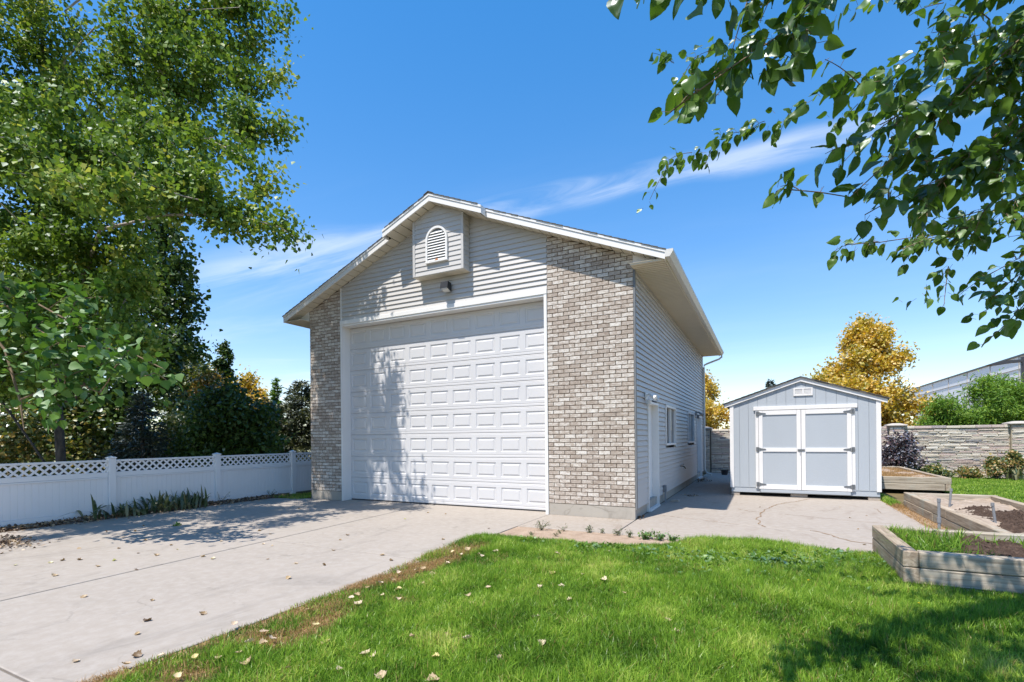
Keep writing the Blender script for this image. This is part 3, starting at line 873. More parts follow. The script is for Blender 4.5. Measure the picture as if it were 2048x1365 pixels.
# rake soffit boards (run front to back)
w = 0.2
for s in (1, -1):
    n = int((abs(XR - XM)) / w)
    for i in range(n + 1):
        a = XM + s * i * w; b = XM + s * min((i + 1) * w, XR - XM - .03)
        if abs(b - a) < .03: continue
        g = .009 * s
        front = BY + .027 if abs((a + b) / 2 - XM) < 1.25 else FY + .027
        lo, hi = sorted((a + g, b - g))
        MB().prism(slope_prism(lo, hi, 0, 0, .0, .012), front, .029 if abs(a - XM) < 2.5 else -.0005, 'y').build('soffit_board', MT['soffit'], gar)
    MB().prism(slope_prism(*sorted((XM, XM + s * (XR - XM - .03))), 0, 0, .013, .02), FY + .027, 0.028, 'y').build('soffit_backing', MT['shadetrim'], gar)
# closed boxed eaves
SZ = 4.566
soff = MB()
for i in range(3):
    a = i * .1 + .013; b = (i + 1) * .1 - .013
    soff.box(0.012, 0.585, a, b, -.012, .012); soff.box(0.012, .585, b, b + .026, .0095, .012)
smesh = soff.mesh('soffit_panel')
y = FY + .03
while y < 11.2:
    place('soffit_panel', smesh, MT['soffit'], gar, (0, y, SZ)); y += .302
MB().box(-.155, .011, 0.35, 11.12, 4.578, 4.62).build('frieze', MT['soffit'], gar)
MB().box(0.0, .585, FY + .03, 11.4, SZ + .0125, SZ + .017).build('soffit_backing', MT['soffit'], gar)
MB().prism([(0.001, SZ + .019), (.56, SZ + .019), (0.56, zs(.56) - .002), (0.001, zs(0.001) - .002)], -0.02, -0.004, 'y').build('eave_return', MT['trim'], gar)
MB().box(XLE + .03, XL + .01, FY + .03, 11.4, SZ - .001, SZ + .012).build('left_soffit', MT['soffit'], gar)
MB().prism([(XL - .001, SZ + .014), (XL - .56, SZ + .014), (XL - .56, zs(XL - .56) - .002), (XL - .001, zs(XL) - .002)], -0.02, -0.004, 'y').build('eave_return', MT['trim'], gar)
MB().box(.588, .613, FY + .027, 11.42, SZ - .012, zs(.6) + .12).build('eave_fascia', MT['soffit'], gar)
MB().box(XLE + .002, XLE + .027, FY + .027, 11.42, SZ - .012, zs(XLE) + .12).build('eave_fascia', MT['soffit'], gar)
gut = MB()
prof = [(.616, 4.58), (.695, 4.58), (.735, 4.64), (.752, 4.665), (.752, 4.705), (.742, 4.705), (.742, 4.668), (.688, 4.590), (.624, 4.590), (.624, 4.705), (.616, 4.705)]
gut.prism(prof, FY - .012, 11.45, 'y')
capg = [(.616, 4.58), (.695, 4.58), (.735, 4.64), (.752, 4.665), (.752, 4.705), (.616, 4.705)]
gut.prism(capg, FY - .016, FY - .0125, 'y').prism(capg, 11.4505, 11.454, 'y')
go = gut.build('gutter', MT['gutter'], gar)
MB().tube([(.69, 11.28, 4.59), (.69, 11.28, 4.50), (.60, 11.25, 4.42), (.20, 11.10, 4.26), (.085, 11.06, 4.20), (.075, 11.05, 4.10)], .035, 8).tube([(.075, 11.05, 4.10), (.075, 11.05, .25), (.16, 11.05, .10), (.32, 11.02, .06)], .035, 8).build('downspout', MT['gutter'], gar)
# corner trim, side siding with openings
MB().box(0.001, .034, -.006, .055, .19, SZ - .002).build('corner_post', MT['shadetrim'], gar)
MB().box(-.03, .030, 11.09, 11.16, .19, SZ - .002).build('corner_post', MT['siding'], gar)
OPEN = [(0.995, 2.075, -1, 2.235), (3.03, 4.47, 1.295, 2.265), (6.82, 8.30, 1.295, 2.265), (9.12, 10.30, -1, 2.235)]
z = .20
while z < SZ - .01:
    z1 = min(z + SP, SZ - .004); segs = [(.056, 11.088)]
    for (oa, ob, za, zb) in OPEN:
        if z < zb - .02 and z1 > za + .02:
            ns = []
            for a, b in segs:
                if b <= oa or a >= ob: ns.append((a, b)); continue
                if a < oa: ns.append((a, oa))
                if b > ob: ns.append((ob, b))
            segs = ns
    for a, b in segs:
        zg = z1 - .011 if z1 - z > .04 else z1 - .003
        pr_ = [(-.012, z), (.034, z), (.034, z + .004), (.012, zg), (-.003, zg), (-.003, z1 + .003), (-.012, z1 + .003)]
        nn_ = len(pr_)
        MB().add([(px_, a, pz_) for px_, pz_ in pr_] + [(px_, b, pz_) for px_, pz_ in pr_],
                 [tuple(range(nn_))[::-1], tuple(range(nn_, 2 * nn_))] + [(i, (i + 1) % nn_, nn_ + (i + 1) % nn_, nn_ + i) for i in range(nn_)]).build('siding_board', MT['siding'], gar)
    z += SP


def side_door(y0, y1, z1, handle):
    d = MB().cbox(-.135, -.095, y0 + .045, y1 - .045, .045, z1 - .045, .004).build('side_door', MT['trim'], gar)
    if handle:
        MB().tube([(-.094, y0 + .12, 1.0), (-.05, y0 + .12, 1.0), (-.03, y0 + .12, 1.0)], [.012, .02, .027], 10).build('door_knob', MT['steel'], d)
    mb = MB().box(-.155, .048, y0, y0 + .045, .01, z1).box(-.155, .048, y1 - .045, y1, .01, z1).box(-.155, .048, y0 + .0455, y1 - .0455, z1 - .045, z1)
    mb.build('door_frame', MT['trim'], gar)
    MB().box(-.155, .075, y0 + .046, y1 - .046, .006, .044).build('door_sill', MT['trim'], gar)


side_door(1.0, 2.07, 2.23, True); side_door(9.125, 10.295, 2.23, False)


def side_window(y0, y1, z0, z1):
    mb = MB().box(-.06, .050, y0, y0 + .05, z0, z1).box(-.06, .050, y1 - .05, y1, z0, z1).box(-.06, .050, y0 + .0505, y1 - .0505, z0, z0 + .05).box(-.06, .050, y0 + .0505, y1 - .0505, z1 - .05, z1)
    o = mb.build('window', MT['trim'], gar)
    ym = (y0 + y1) / 2
    MB().box(-.03, .030, ym - .02, ym + .02, z0 + .051, z1 - .051).build('mullion', MT['trim'], o)
    MB().box(-.045, -.04, y0 + .0505, ym - .0205, z0 + .0505, z1 - .0505).build('pane', MT['pane_screen'], o)
    MB().box(-.015, -.010, ym + .0205, y1 - .0505, z0 + .0505, z1 - .0505).build('pane', MT['glass'], o)


MT['pane_screen'] = mat_plain('insect_screen', (0.05, 0.055, 0.06), 0.6, 0.3, 0.05)
side_window(3.04, 4.46, 1.30, 2.26); side_window(6.83, 8.29, 1.30, 2.26)
hb = MB().tube([(.02, 5.34, .68), (.09, 5.34, .68), (.13, 5.34, .66), (.15, 5.34, .61)], [.014, .016, .016, .012], 8).tube([(.09, 5.34, .68), (.09, 5.34, .73)], .007, 6)
hb.tube([(.09, 5.27, .735), (.09, 5.41, .735)], .012, 6)
hb.build('hose_tap', MT['brass'], gar)
eb = MB().cbox(.032, .10, 2.60, 2.70, .24, .40, .008).tube([(.07, 2.63, .245), (.07, 2.63, .0)], .014, 8).tube([(.07, 2.68, .245), (.07, 2.68, .0)], .014, 8)
eb.build('outlet_box', MT['grey'], gar)

# bump-out with arched louvre vent
BXA, BXB, BYF, BZB = -4.79, -3.47, -0.25, 5.08
bo = MB().prism([(BXA + .02, BZB + .012), (BXB - .02, BZB + .012), (BXB - .02, zs(BXB - .02) - .003), (XM, zs(XM) - .003), (BXA + .02, zs(BXA + .02) - .003)], BYF + .012, .0, 'y').build('gable_bump_out', MT['siding'], gar)
z = BZB + .002
while z < 6.53:
    lap_board_x(BXA + .062, BXB - .062, z, min(z + SP, 6.545), BYF + .004, bo, clip=clipf, lip=.014)
    # right cheek boards
    z1 = min(z + SP, zs(BXB) - .006)
    if z1 - z > .03:
        MB().add([(BXB - .004, BYF + .016, z), (BXB - .004, -.002, z), (BXB - .016, -.002, z1), (BXB - .016, BYF + .016, z1), (BXB - .03, BYF + .016, z), (BXB - .03, -.002, z), (BXB - .03, -.002, z1), (BXB - .03, BYF + .016, z1)],
                 [(0, 1, 2, 3), (4, 7, 6, 5), (0, 4, 5, 1), (0, 3, 7, 4), (1, 5, 6, 2), (3, 2, 6, 7)]).build('siding_board', MT['siding'], bo)
    z += SP
for xa, xb in ((BXA, BXA + .06), (BXB - .06, BXB)):
    MB().prism([(xa, BZB), (xb, BZB), (xb, zs(xb) - .006), (xa, zs(xa) - .006)], BYF - .016, BYF + .013, 'y').build('corner_trim', MT['siding'], bo)
n = 9; ww = (BXB - BXA) / n
for i in range(n):
    MB().box(BXA + i * ww + .003, BXA + (i + 1) * ww - .003, BYF + .0, .0, BZB - .012, BZB + .001).build('soffit_board', MT['soffit'], bo)
vx, vz0, vw, vzs = XM + .035, 5.34, .235, 5.80        # vent: centre x, bottom, half width, spring line
vy = BYF - .012


def arch(rw, n=16):
    return [(vx - rw, vz0)] + [(vx - rw * math.cos(math.pi * k / n), vzs + rw * math.sin(math.pi * k / n)) for k in range(n + 1)] + [(vx + rw, vz0)]


out, inn = arch(vw + .045), arch(vw)
fr = MB(); N_ = len(out)
vs = [(x, vy - .04, zz) for x, zz in out] + [(x, vy - .04, zz) for x, zz in inn] + [(x, vy + .01, zz) for x, zz in out] + [(x, vy + .01, zz) for x, zz in inn]
fs = []
for i in range(N_ - 1):
    fs += [(i, i + 1, N_ + i + 1, N_ + i), (i, 2 * N_ + i, 2 * N_ + i + 1, i + 1), (N_ + i, N_ + i + 1, 3 * N_ + i + 1, 3 * N_ + i)]
fr.add(vs, fs)
ve = fr.build('louvre_vent', MT['trim'], bo)
MB().cbox(vx - vw - .05, vx + vw + .05, vy - .05, vy + .01, vz0 - .035, vz0 - .001, .004).build('vent_sill', MT['trim'], ve)
MB().prism(inn, vy + .0, vy + .008, 'y').build('vent_back', MT['shadetrim'], ve)
zz = vz0 + .015
while zz < vzs + vw - .05:
    t = zz + .03; hw = vw if t < vzs else math.sqrt(max(0, vw ** 2 - (t - vzs) ** 2))
    if hw > .04:
        MB().add([(vx - hw + .003, vy - .034, zz), (vx + hw - .003, vy - .034, zz), (vx + hw - .003, vy - .004, zz + .045), (vx - hw + .003, vy - .004, zz + .045),
                  (vx - hw + .003, vy - .034, zz - .006), (vx + hw - .003, vy - .034, zz - .006), (vx + hw - .003, vy - .002, zz + .035), (vx - hw + .003, vy - .002, zz + .035)],
                 [(0, 1, 2, 3), (4, 7, 6, 5), (0, 4, 5, 1), (0, 3, 7, 4), (1, 5, 6, 2), (2, 6, 7, 3)]).build('slat', MT['trim'], ve)
    zz += .058


def floodlight(name, loc, label, k=1.0, m='black', face=0.0, tilt=.5):
    t = thing(name, loc, label, 'light')
    x, y, z = loc
    ca, sa = math.cos(face), math.sin(face)
    def tr(mb):
        mb.v = [(x + k * (ca * px - sa * py), y + k * (sa * px + ca * py), z + k * pz) for px, py, pz in mb.v]; return mb
    tr(MB().cbox(-.06, .06, -.02, 0.0, -.06, .06, .006)).build('back_plate', MT[m], t)
    tr(MB().tube([(0, -.01, .0), (0, -.06, .01), (0, -.10, .0)], .018, 8)).build('arm', MT[m], t)
    h = MB().add([(-.10, -.07, .09), (.10, -.07, .09), (.10, -.20, .10), (-.10, -.20, .10), (-.10, -.06, -.10), (.10, -.06, -.10), (.10, -.235, -.045), (-.10, -.235, -.045)],
                 [(0, 1, 2, 3), (4, 7, 6, 5), (0, 4, 5, 1), (1, 5, 6, 2), (2, 6, 7, 3), (3, 7, 4, 0)])
    ho = tr(h).build('housing', MT[m], t)
    l = MB().add([(-.085, -.075, -.106), (.085, -.075, -.106), (.085, -.225, -.058), (-.085, -.225, -.058), (-.085, -.075, -.098), (.085, -.075, -.098), (.085, -.225, -.05), (-.085, -.225, -.05)],
                 [(0, 1, 2, 3), (4, 7, 6, 5), (0, 4, 5, 1), (1, 5, 6, 2), (2, 6, 7, 3), (3, 7, 4, 0)])
    lo = tr(l).build('lens', MT['lens'], ho)
    g = MB()
    for i in range(5):
        xx = -.07 + .035 * i
        g.box(xx - .004, xx + .004, -.236, -.228, -.075, -.04)
    g.box(-.09, .09, -.238, -.230, -.085, -.076)
    tr(g).build('guard', MT['steel'], ho)
    tr(MB().tube([(-.10, -.11, -.06), (-.125, -.11, -.06)], .016, 8)).build('knob', MT[m], ho)
    return t


floodlight('flood_light', (-4.01, 0.004, 4.80), 'small black flood light on the siding below the arched vent', 0.95)


def security_light(loc, label, m, m2):
    t = thing('security_light', loc, label, 'light')
    x, y, z = loc
    MB().cbox(x, x + .035, y - .07, y + .07, z - .07, z + .07, .008).build('back_plate', MT[m], t)
    MB().cbox(x + .036, x + .11, y - .05, y + .05, z - .17, z - .06, .012).build('sensor', MT[m2], t)
    for s in (-1, 1):
        MB().tube([(x + .03, y + s * .05, z + .02), (x + .09, y + s * .10, z + .03), (x + .12, y + s * .11, z + .02)], .014, 8).build('arm', MT[m], t)
        MB().tube([(x + .10, y + s * .10, z + .045), (x + .14, y + s * .115, z + .0), (x + .22, y + s * .14, z - .05)], [.022, .034, .048], 10).build('lamp_head', MT[m], t)
    return t


security_light((.032, .80, 2.30), 'white twin-head security light above the near side door', 'trim', 'trim')
security_light((.032, 8.78, 2.28), 'small grey twin-head security light beside the far side door', 'grey', 'grey')

# ------------------------------------------------------------------ shed
SX0, SX1, SY0, SY1 = 1.32, 4.46, 4.80, 8.40
SXM = (SX0 + SX1) / 2
sz_roof = lambda x: 2.900 - 0.347 * abs(x - SXM)       # underside line of rake trim top
shed = thing('shed', (SXM, 6.6, .06), 'pale blue garden shed with white trim and double doors', 'shed')
MB().prism([(SX0 + .03, .24), (SX1 - .03, .24), (SX1 - .03, sz_roof(SX1) - .04), (SXM, sz_roof(SXM) - .04), (SX0 + .03, sz_roof(SX0) - .04)], SY0 + .022, SY1, 'y').build('wall_core', MT['shedblue'], shed)
# rim joist / floor frame
MB().cbox(SX0 + .02, SX1 - .02, SY0 + .01, SY1 - .01, .085, .235, .004).build('floor_frame', MT['shedblue'], shed)
# front siding panels between grooves
n = 15; w = (SX1 - SX0 - .02) / n
for i in range(n):
    a = SX0 + .01 + i * w + .0025; b = a + w - .005
    p = [(a, .215), (b, .215), (b, sz_roof(b) - .03)]
    if a < SXM < b: p.append((SXM, sz_roof(SXM) - .03))
    p.append((a, sz_roof(a) - .03))
    MB().prism(p, SY0, SY0 + .02, 'y').build('siding_panel', MT['shedblue'], shed)
for k in range(17):                                   # right and left side panels
    y0 = SY0 + .005 + k * .211
    for xs_ in (SX0, SX1):
        s = 1 if xs_ == SX1 else -1
        x0, x1 = sorted((xs_ - s * .012, xs_ + s * .006))
        MB().box(x0, x1, y0 + .003, min(y0 + .208, SY1 - .003), .215, sz_roof(SX1) - .02).build('siding_panel', MT['shedblue'], shed)
for xa, xb in ((SX0 - .004, SX0 + .085), (SX1 - .085, SX1 + .004)):
    MB().prism([(xa, .20), (xb, .20), (xb, sz_roof(xb) - .095), (xa, sz_roof(xa) - .095)], SY0 - .022, SY0 - .001, 'y').build('corner_board', MT['shedtrim'], shed)
for s in (-1, 1):
    xe = SXM + s * (SX1 - SXM + .125)
    p = [(SXM, sz_roof(SXM) - .088), (xe, sz_roof(xe) - .088), (xe, sz_roof(xe)), (SXM, sz_roof(SXM))]
    MB().prism(p, SY0 - .045, SY0 - .0225, 'y').build('rake_board', MT['shedtrim'], shed)
    p = [(SXM, sz_roof(SXM) + .001), (xe + s * .03, sz_roof(xe + s * .03) + .001), (xe + s * .03, sz_roof(xe + s * .03) + .026), (SXM, sz_roof(SXM) + .026)]
    ro = MB().prism(p, SY0 - .075, SY1 + .06, 'y').build('roof', MT['shingle2'], shed)
    sh = MB(); nn = 12; L = abs(xe + s * .04 - SXM) / nn
    for i in range(nn):
        x0 = xe + s * .04 - s * i * L; x1 = x0 - s * (L + .012)
        x1 = max(x1, SXM) if s > 0 else min(x1, SXM)
        h = .0265 + .001 * (i % 2)
        sh.prism([(x0, sz_roof(x0) + h), (x0, sz_roof(x0) + h + .012), (x1, sz_roof(x1) + h + .004), (x1, sz_roof(x1) + h)], SY0 - .085 + random.uniform(-.006, .006), SY1 + .07, 'y')
    sh.build('shingles', MT['shingle2'], ro)
# gable vent
gv = MB(); gx, gz = 2.94, 2.56
gv.box(gx - .20, gx + .20, SY0 - .025, SY0 - .001, gz + .065, gz + .095).box(gx - .20, gx + .20, SY0 - .025, SY0 - .001, gz - .095, gz - .065)
for xc in (-.185, 0, .185):
    gv.box(gx + xc - .015, gx + xc + .015, SY0 - .025, SY0 - .001, gz - .0645, gz + .0645)
g = gv.build('gable_vent', MT['shedtrim'], shed)
for sx in (-1, 1):
    for k in range(5):
        zz = gz - .06 + k * .025
        MB().add([(gx + sx * .0925 - .077, SY0 - .02, zz), (gx + sx * .0925 + .077, SY0 - .02, zz), (gx + sx * .0925 + .077, SY0 - .002, zz + .022), (gx + sx * .0925 - .077, SY0 - .002, zz + .022),
                  (gx + sx * .0925 - .077, SY0 - .018, zz - .003), (gx + sx * .0925 + .077, SY0 - .018, zz - .003), (gx + sx * .0925 + .077, SY0 - .001, zz + .018), (gx + sx * .0925 - .077, SY0 - .001, zz + .018)],
                 [(0, 1, 2, 3), (4, 7, 6, 5), (0, 4, 5, 1), (2, 6, 7, 3), (0, 3, 7, 4), (1, 5, 6, 2)]).build('slat', MT['shedtrim'], g)
# doors
QX0, QX1, QZ0, QZ1 = 1.975, 3.905, .185, 2.125
for xa, xb in ((QX0 - .07, QX0 - .006), (QX1 + .006, QX1 + .07)):
    MB().box(xa, xb, SY0 - .03, SY0 - .0015, .20, QZ1 + .002).build('door_casing', MT['shedtrim'], shed)
MB().cbox(QX0 - .115, QX1 + .115, SY0 - .042, SY0 - .0015, QZ1 + .012, QZ1 + .105, .004).build('door_header', MT['shedtrim'], shed)
MB().cbox(QX0 + .03, QX1 - .03, SY0 - .06, SY0 - .001, .105, .172, .004).build('threshold', MT['shedblue'], shed)
for xa, xb in ((QX0, SXM - .004), (SXM + .004, QX1)):
    d = MB().box(xa, xb, SY0 - .022, SY0 - .002, QZ0, QZ1).build('door', MT['shedblue'], shed)
    yf, yb = SY0 - .044, SY0 - .0225
    for a, b in ((xa, xa + .09), (xb - .09, xb)):
        MB().cbox(a + .001, b, yf, yb, QZ0, QZ1, .003).build('stile', MT['shedtrim'], d)
    for a, b in ((QZ0, QZ0 + .115), (1.11, 1.205), (QZ1 - .105, QZ1)):
        MB().cbox(xa + .091, xb - .091, yf + .001, yb, a, b, .003).build('rail', MT['shedtrim'], d)
    left = xa < SXM - .5
    for hz in (.30, 1.17, 2.055):
        hx = xa if left else xb; s = 1 if left else -1
        h = MB()
        h.cbox(*sorted((hx - s * .06, hx - s * .012)), SY0 - .052, SY0 - .0445, hz - .055, hz + .055, .002)
        h.tube([(hx - s * .002, SY0 - .052, hz - .05), (hx - s * .002, SY0 - .052, hz + .05)], .010, 8)
        q = [(hx + s * .012, hz - .045), (hx + s * .05, hz - .025), (hx + s * .15, hz - .012), (hx + s * .165, hz), (hx + s * .15, hz + .012), (hx + s * .05, hz + .025), (hx + s * .012, hz + .045)]
        h.prism(q if left else q[::-1], SY0 - .054, SY0 - .0455, 'y')
        h.build('hinge', MT['steel'], d)
la = MB().cbox(SXM - .075, SXM + .075, SY0 - .062, SY0 - .0455, 1.135, 1.175, .003).tube([(SXM - .03, SY0 - .07, 1.14), (SXM - .03, SY0 - .075, 1.09)], .008, 6)
la.build('latch', MT['steel'], shed)
for xa, xb, lab in ((1.34, 1.53, 'left'), (2.66, 3.02, 'middle'), (4.22, 4.45, 'right')):
    o = MB().cbox(xa, xb, SY0 + .03, SY0 + .42, 0.0, .080, .006).build('support_block', MT['block'])
    tag(o, 'grey concrete block under the %s of the blue shed front' % {'left': 'left corner', 'middle': 'middle', 'right': 'right corner'}[lab], 'block', 'blocks under the shed')

# ------------------------------------------------------------------ white vinyl fence
FX = -9.9
PY = [5.08, 2.89, .70, -1.49, -3.70, -5.90, -8.10, -10.3]
fen = thing('fence', (FX, -3.7, 0), 'long white vinyl fence with lattice top left of the garage', 'fence')
pm = MB().cbox(-.064, .064, -.064, .064, -.02, 1.175, .008).mesh('post')
cm = MB().cbox(-.075, .075, -.075, .075, 1.175, 1.195, .003)
cm.add([(-.072, -.072, 1.1955), (.072, -.072, 1.1955), (.072, .072, 1.1955), (-.072, .072, 1.1955), (0, 0, 1.228)], [(0, 1, 4), (1, 2, 4), (2, 3, 4), (3, 0, 4), (3, 2, 1, 0)])
cm = cm.mesh('post_cap')
for y in PY:
    p = place('post', pm, MT['fence'], fen, (FX, y, 0)); place('post_cap', cm, MT['fence'], p, (FX, y, 0))
bm_ = {}
for i in range(len(PY) - 1):
    ya, yb = PY[i + 1] + .064, PY[i] - .064; L = yb - ya
    if i == 0: continue
    MB().cbox(FX - .026, FX + .026, ya, yb, 1.105, 1.148, .004).build('top_rail', MT['fence'], fen)
    MB().cbox(FX - .028, FX + .028, ya, yb, .80, .895, .004).build('mid_rail', MT['fence'], fen)
    MB().cbox(FX - .036, FX + .036, ya, yb, .765, .797, .004).build('mid_moulding', MT['fence'], fen)
    MB().cbox(FX - .026, FX + .026, ya, yb, .03, .13, .004).build('bottom_rail', MT['fence'], fen)
    nb = 21; w = L / nb
    k = round(w, 3)
    if k not in bm_:
        bm_[k] = MB().cbox(-.012, .012, .0006, w - .0006, 0, .632, .0025).mesh('board')
    for j in range(nb):
        place('board', bm_[k], MT['fence'], fen, (FX, ya + j * w, .132))
    # lattice slats
    h0, h1 = .8955, 1.1045; H = h1 - h0; st = .143; hw = .018 * 1.414
    for s, yo in ((1, -.006), (-1, .002)):
        j = -3
        while j * st < L + .3:
            c0 = ya + j * st; c1 = c0 + s * H
            if s < 0: c0, c1 = c0 + .0, c0 - H
            lo, hi = min(c0, c1) - hw, max(c0, c1) + hw
            if lo >= ya and hi <= yb:
                pts = [(c0 - hw, h0), (c0 + hw, h0), (c1 + hw, h1), (c1 - hw, h1)]
            else:                      # cut at the posts
                pts = []
                base = [(c0 - hw, h0), (c0 + hw, h0), (c1 + hw, h1), (c1 - hw, h1)]
                def clipp(P, f, g):
                    out = []
                    for a in range(len(P)):
                        A, B = P[a], P[(a + 1) % len(P)]
                        ia, ib = f(A[0]), f(B[0])
                        if ia: out.append(A)
                        if ia != ib:
                            t = (g - A[0]) / (B[0] - A[0]); out.append((g, A[1] + t * (B[1] - A[1])))
                    return out
                pts = clipp(base, lambda v: v >= ya, ya)
                if len(pts) >= 3: pts = clipp(pts, lambda v: v <= yb, yb)
            if len(pts) >= 3:
                MB().prism(pts, FX + yo, FX + yo + .0075, 'x').build('lattice_slat', MT['fence'], fen)
            j += 1

# ------------------------------------------------------------------ stone wall at the back
WY = 13.15
sw = thing('stone_wall', (5, WY + .1, 0), 'tall ledge-stone garden wall with capped columns behind the beds', 'wall')
stones = []


def stone_geo(mb, x0, x1, z0, z1, y, dep, rg):
    c = .012
    j = lambda: rg.uniform(-.004, .004)
    xm = (x0 + x1) / 2
    f = [(x0 + c + j(), y - dep + j(), z0 + c * .6 + j() * .5), (xm + j(), y - dep - .008 + j(), z0 + c * .5), (x1 - c + j(), y - dep + j(), z0 + c * .6 + j() * .5),
         (x1 - c + j(), y - dep + j(), z1 - c * .6 + j() * .5), (xm + j(), y - dep - .008 + j(), z1 - c * .5), (x0 + c + j(), y - dep + j(), z1 - c * .6 + j() * .5)]
    b = [(x0, y + .01, z0), (xm, y + .01, z0), (x1, y + .01, z0), (x1, y + .01, z1), (xm, y + .01, z1), (x0, y + .01, z1)]
    mb.add(f + b, [(0, 1, 4, 5), (1, 2, 3, 4)] + [(i, (i + 1) % 6, 6 + (i + 1) % 6, 6 + i) for i in range(6)])


def stone_courses(x0, x1, z0, z1, y, rg, part):
    z = z0
    while z < z1 - .03:
        h = rg.choice([.035, .04, .05, .055, .075]); zt = min(z + h, z1)
        if z1 - zt < .03: zt = z1
        x = x0 - rg.uniform(0, .3)
        while x < x1:
            L = rg.uniform(.18, .62); a, b = max(x, x0), min(x + L, x1)
            if b - a > .03:
                stones.append((a + .002, b - .002, z + .003, zt - .003, y, rg.uniform(.012, .036), part))
            x += L
        z = zt


rgs = np.random.default_rng(11)
COLX = [-0.14, 3.10, 6.34, 9.60]
for i, cx in enumerate(COLX):
    c = MB().box(cx - .22, cx + .22, WY - .10, WY + .34, -.02, 1.80).build('column', MT['stonejoint'], sw)
    cp = MB().cbox(cx - .30, cx + .30, WY - .19, WY + .42, 1.801, 1.85, .012)
    cp.add([(cx - .285, WY - .175, 1.8505), (cx + .285, WY - .175, 1.8505), (cx + .285, WY + .405, 1.8505), (cx - .285, WY + .405, 1.8505), (cx - .1, WY + .02, 1.905), (cx + .1, WY + .02, 1.905), (cx + .1, WY + .22, 1.905), (cx - .1, WY + .22, 1.905)],
           [(4, 5, 6, 7)] + [(k, (k + 1) % 4, 4 + (k + 1) % 4, 4 + k) for k in range(4)])
    cp.build('cap', MT['cap'], c)
    stone_courses(cx - .215, cx + .215, 0, 1.79, WY - .10, rgs, c)
    x0 = cx + .222; x1 = (COLX[i + 1] - .222) if i + 1 < len(COLX) else 14.0
    pn = MB().box(x0, x1, WY + .02, WY + .2, -.02, 1.70).build('wall_panel', MT['stonejoint'], sw)
    xx = x0
    while xx < x1 - .02:                              # coping stones along the top
        L = rgs.uniform(.3, .5); b = min(xx + L, x1)
        MB().cbox(xx + .003, b - .003, WY - .03, WY + .25, 1.701, 1.79 + rgs.uniform(-.006, .006), .01).build('coping_stone', MT['stone'], pn)
        xx = b
    stone_courses(x0 + .002, x1 - .002, 0, 1.695, WY + .02, rgs, pn)
vis = [s for s in stones if (4.6 < s[0] < 10.6 or -.4 < s[0] < 1.3) and s[3] > .12]
vis.sort(key=lambda s: -(s[1] - s[0]) * (s[3] - s[2]))
vset = set(id(s) for s in vis[:300])
mb = MB(); rr = []
for s in stones:
    a, b, z0, z1, y, dep, part = s
    if id(s) in vset:
        m1 = MB(); stone_geo(m1, a, b, z0, z1, y, dep, rgs); m1.build('stone', MT['stone'], part)
    elif a > -1:
        k0 = len(mb.f); stone_geo(mb, a, b, z0, z1, y, dep, rgs); rr += [rgs.random()] * (len(mb.f) - k0)
tag(mb.build('small_stones', MT['stone'], sw, rnd=rr), kind='stuff')
MB().box(.10, .13, WY - .13, WY - .105, 0, 1.75).build('drain_pipe', MT['black'], sw)

# ------------------------------------------------------------------ raised beds
def hfield(name, x0, x1, y0, y1, nx, ny, z0, amp, rg, m, parent=None, freq=(5, 11, 23), rough=.12, zfun=None):
    X, Y = np.meshgrid(np.linspace(x0, x1, nx), np.linspace(y0, y1, ny), indexing='ij')
    Z = np.full_like(X, z0)
    for f in freq:
        for _ in range(5):
            th = rg.uniform(0, 6.28); ph = rg.uniform(0, 6.28); ff = f * rg.uniform(.7, 1.4)
            Z += amp / f * 2.2 * np.sin(ff * (X * math.cos(th) + Y * math.sin(th)) + ph)
    Z += rg.normal(0, amp * rough, X.shape)
    if zfun is not None:
        Z += zfun(X, Y)
    V = np.stack([X, Y, Z], -1).reshape(-1, 3)
    i = np.arange((nx - 1) * (ny - 1)); a = (i // (ny - 1)) * ny + i % (ny - 1)
    Fq = np.stack([a, a + ny, a + ny + 1, a + 1], 1)
    o0 = np.array([(x0 + x1) / 2, (y0 + y1) / 2, z0])
    return place(name, mesh_np(name, V - o0, [Fq], smooth_=True), m, parent, tuple(o0))


def timber(parent, x0, x1, y0, y1, z0, z1, axis):
    j = lambda s=.006: random.uniform(-s, s)
    mb = MB().cbox(x0 + j(.003), x1 + j(.003), y0 + j(.003), y1 + j(.003), z0 + .002, z1 - .003 + j(.003), .010)
    return mb.build('timber', MT['wood_' + axis], parent)


# bed A (nearest)
bA = thing('raised_bed', (4.2, -2.0, 0), 'nearest timber raised bed with weeds and dark soil, right foreground', 'raised bed', 'timber raised beds')
TH = .163
for k in range(3):
    zt = .345 - k * TH; zb = zt - TH
    timber(bA, 3.335, 3.462, -2.83, -1.20, zb, zt, 'y')
    timber(bA, 3.466, 5.6, -2.825, -2.70, zb, zt, 'x')
    timber(bA, 3.466, 5.6, -1.33, -1.205, zb, zt, 'x')
    timber(bA, 5.604, 5.73, -2.83, -1.20, zb, zt, 'y')
hfield('soil', 3.463, 5.602, -2.699, -1.331, 110, 70, .25, .06, np.random.default_rng(3), MT['soil_dark'], bA, freq=(7, 17, 35), rough=.22)
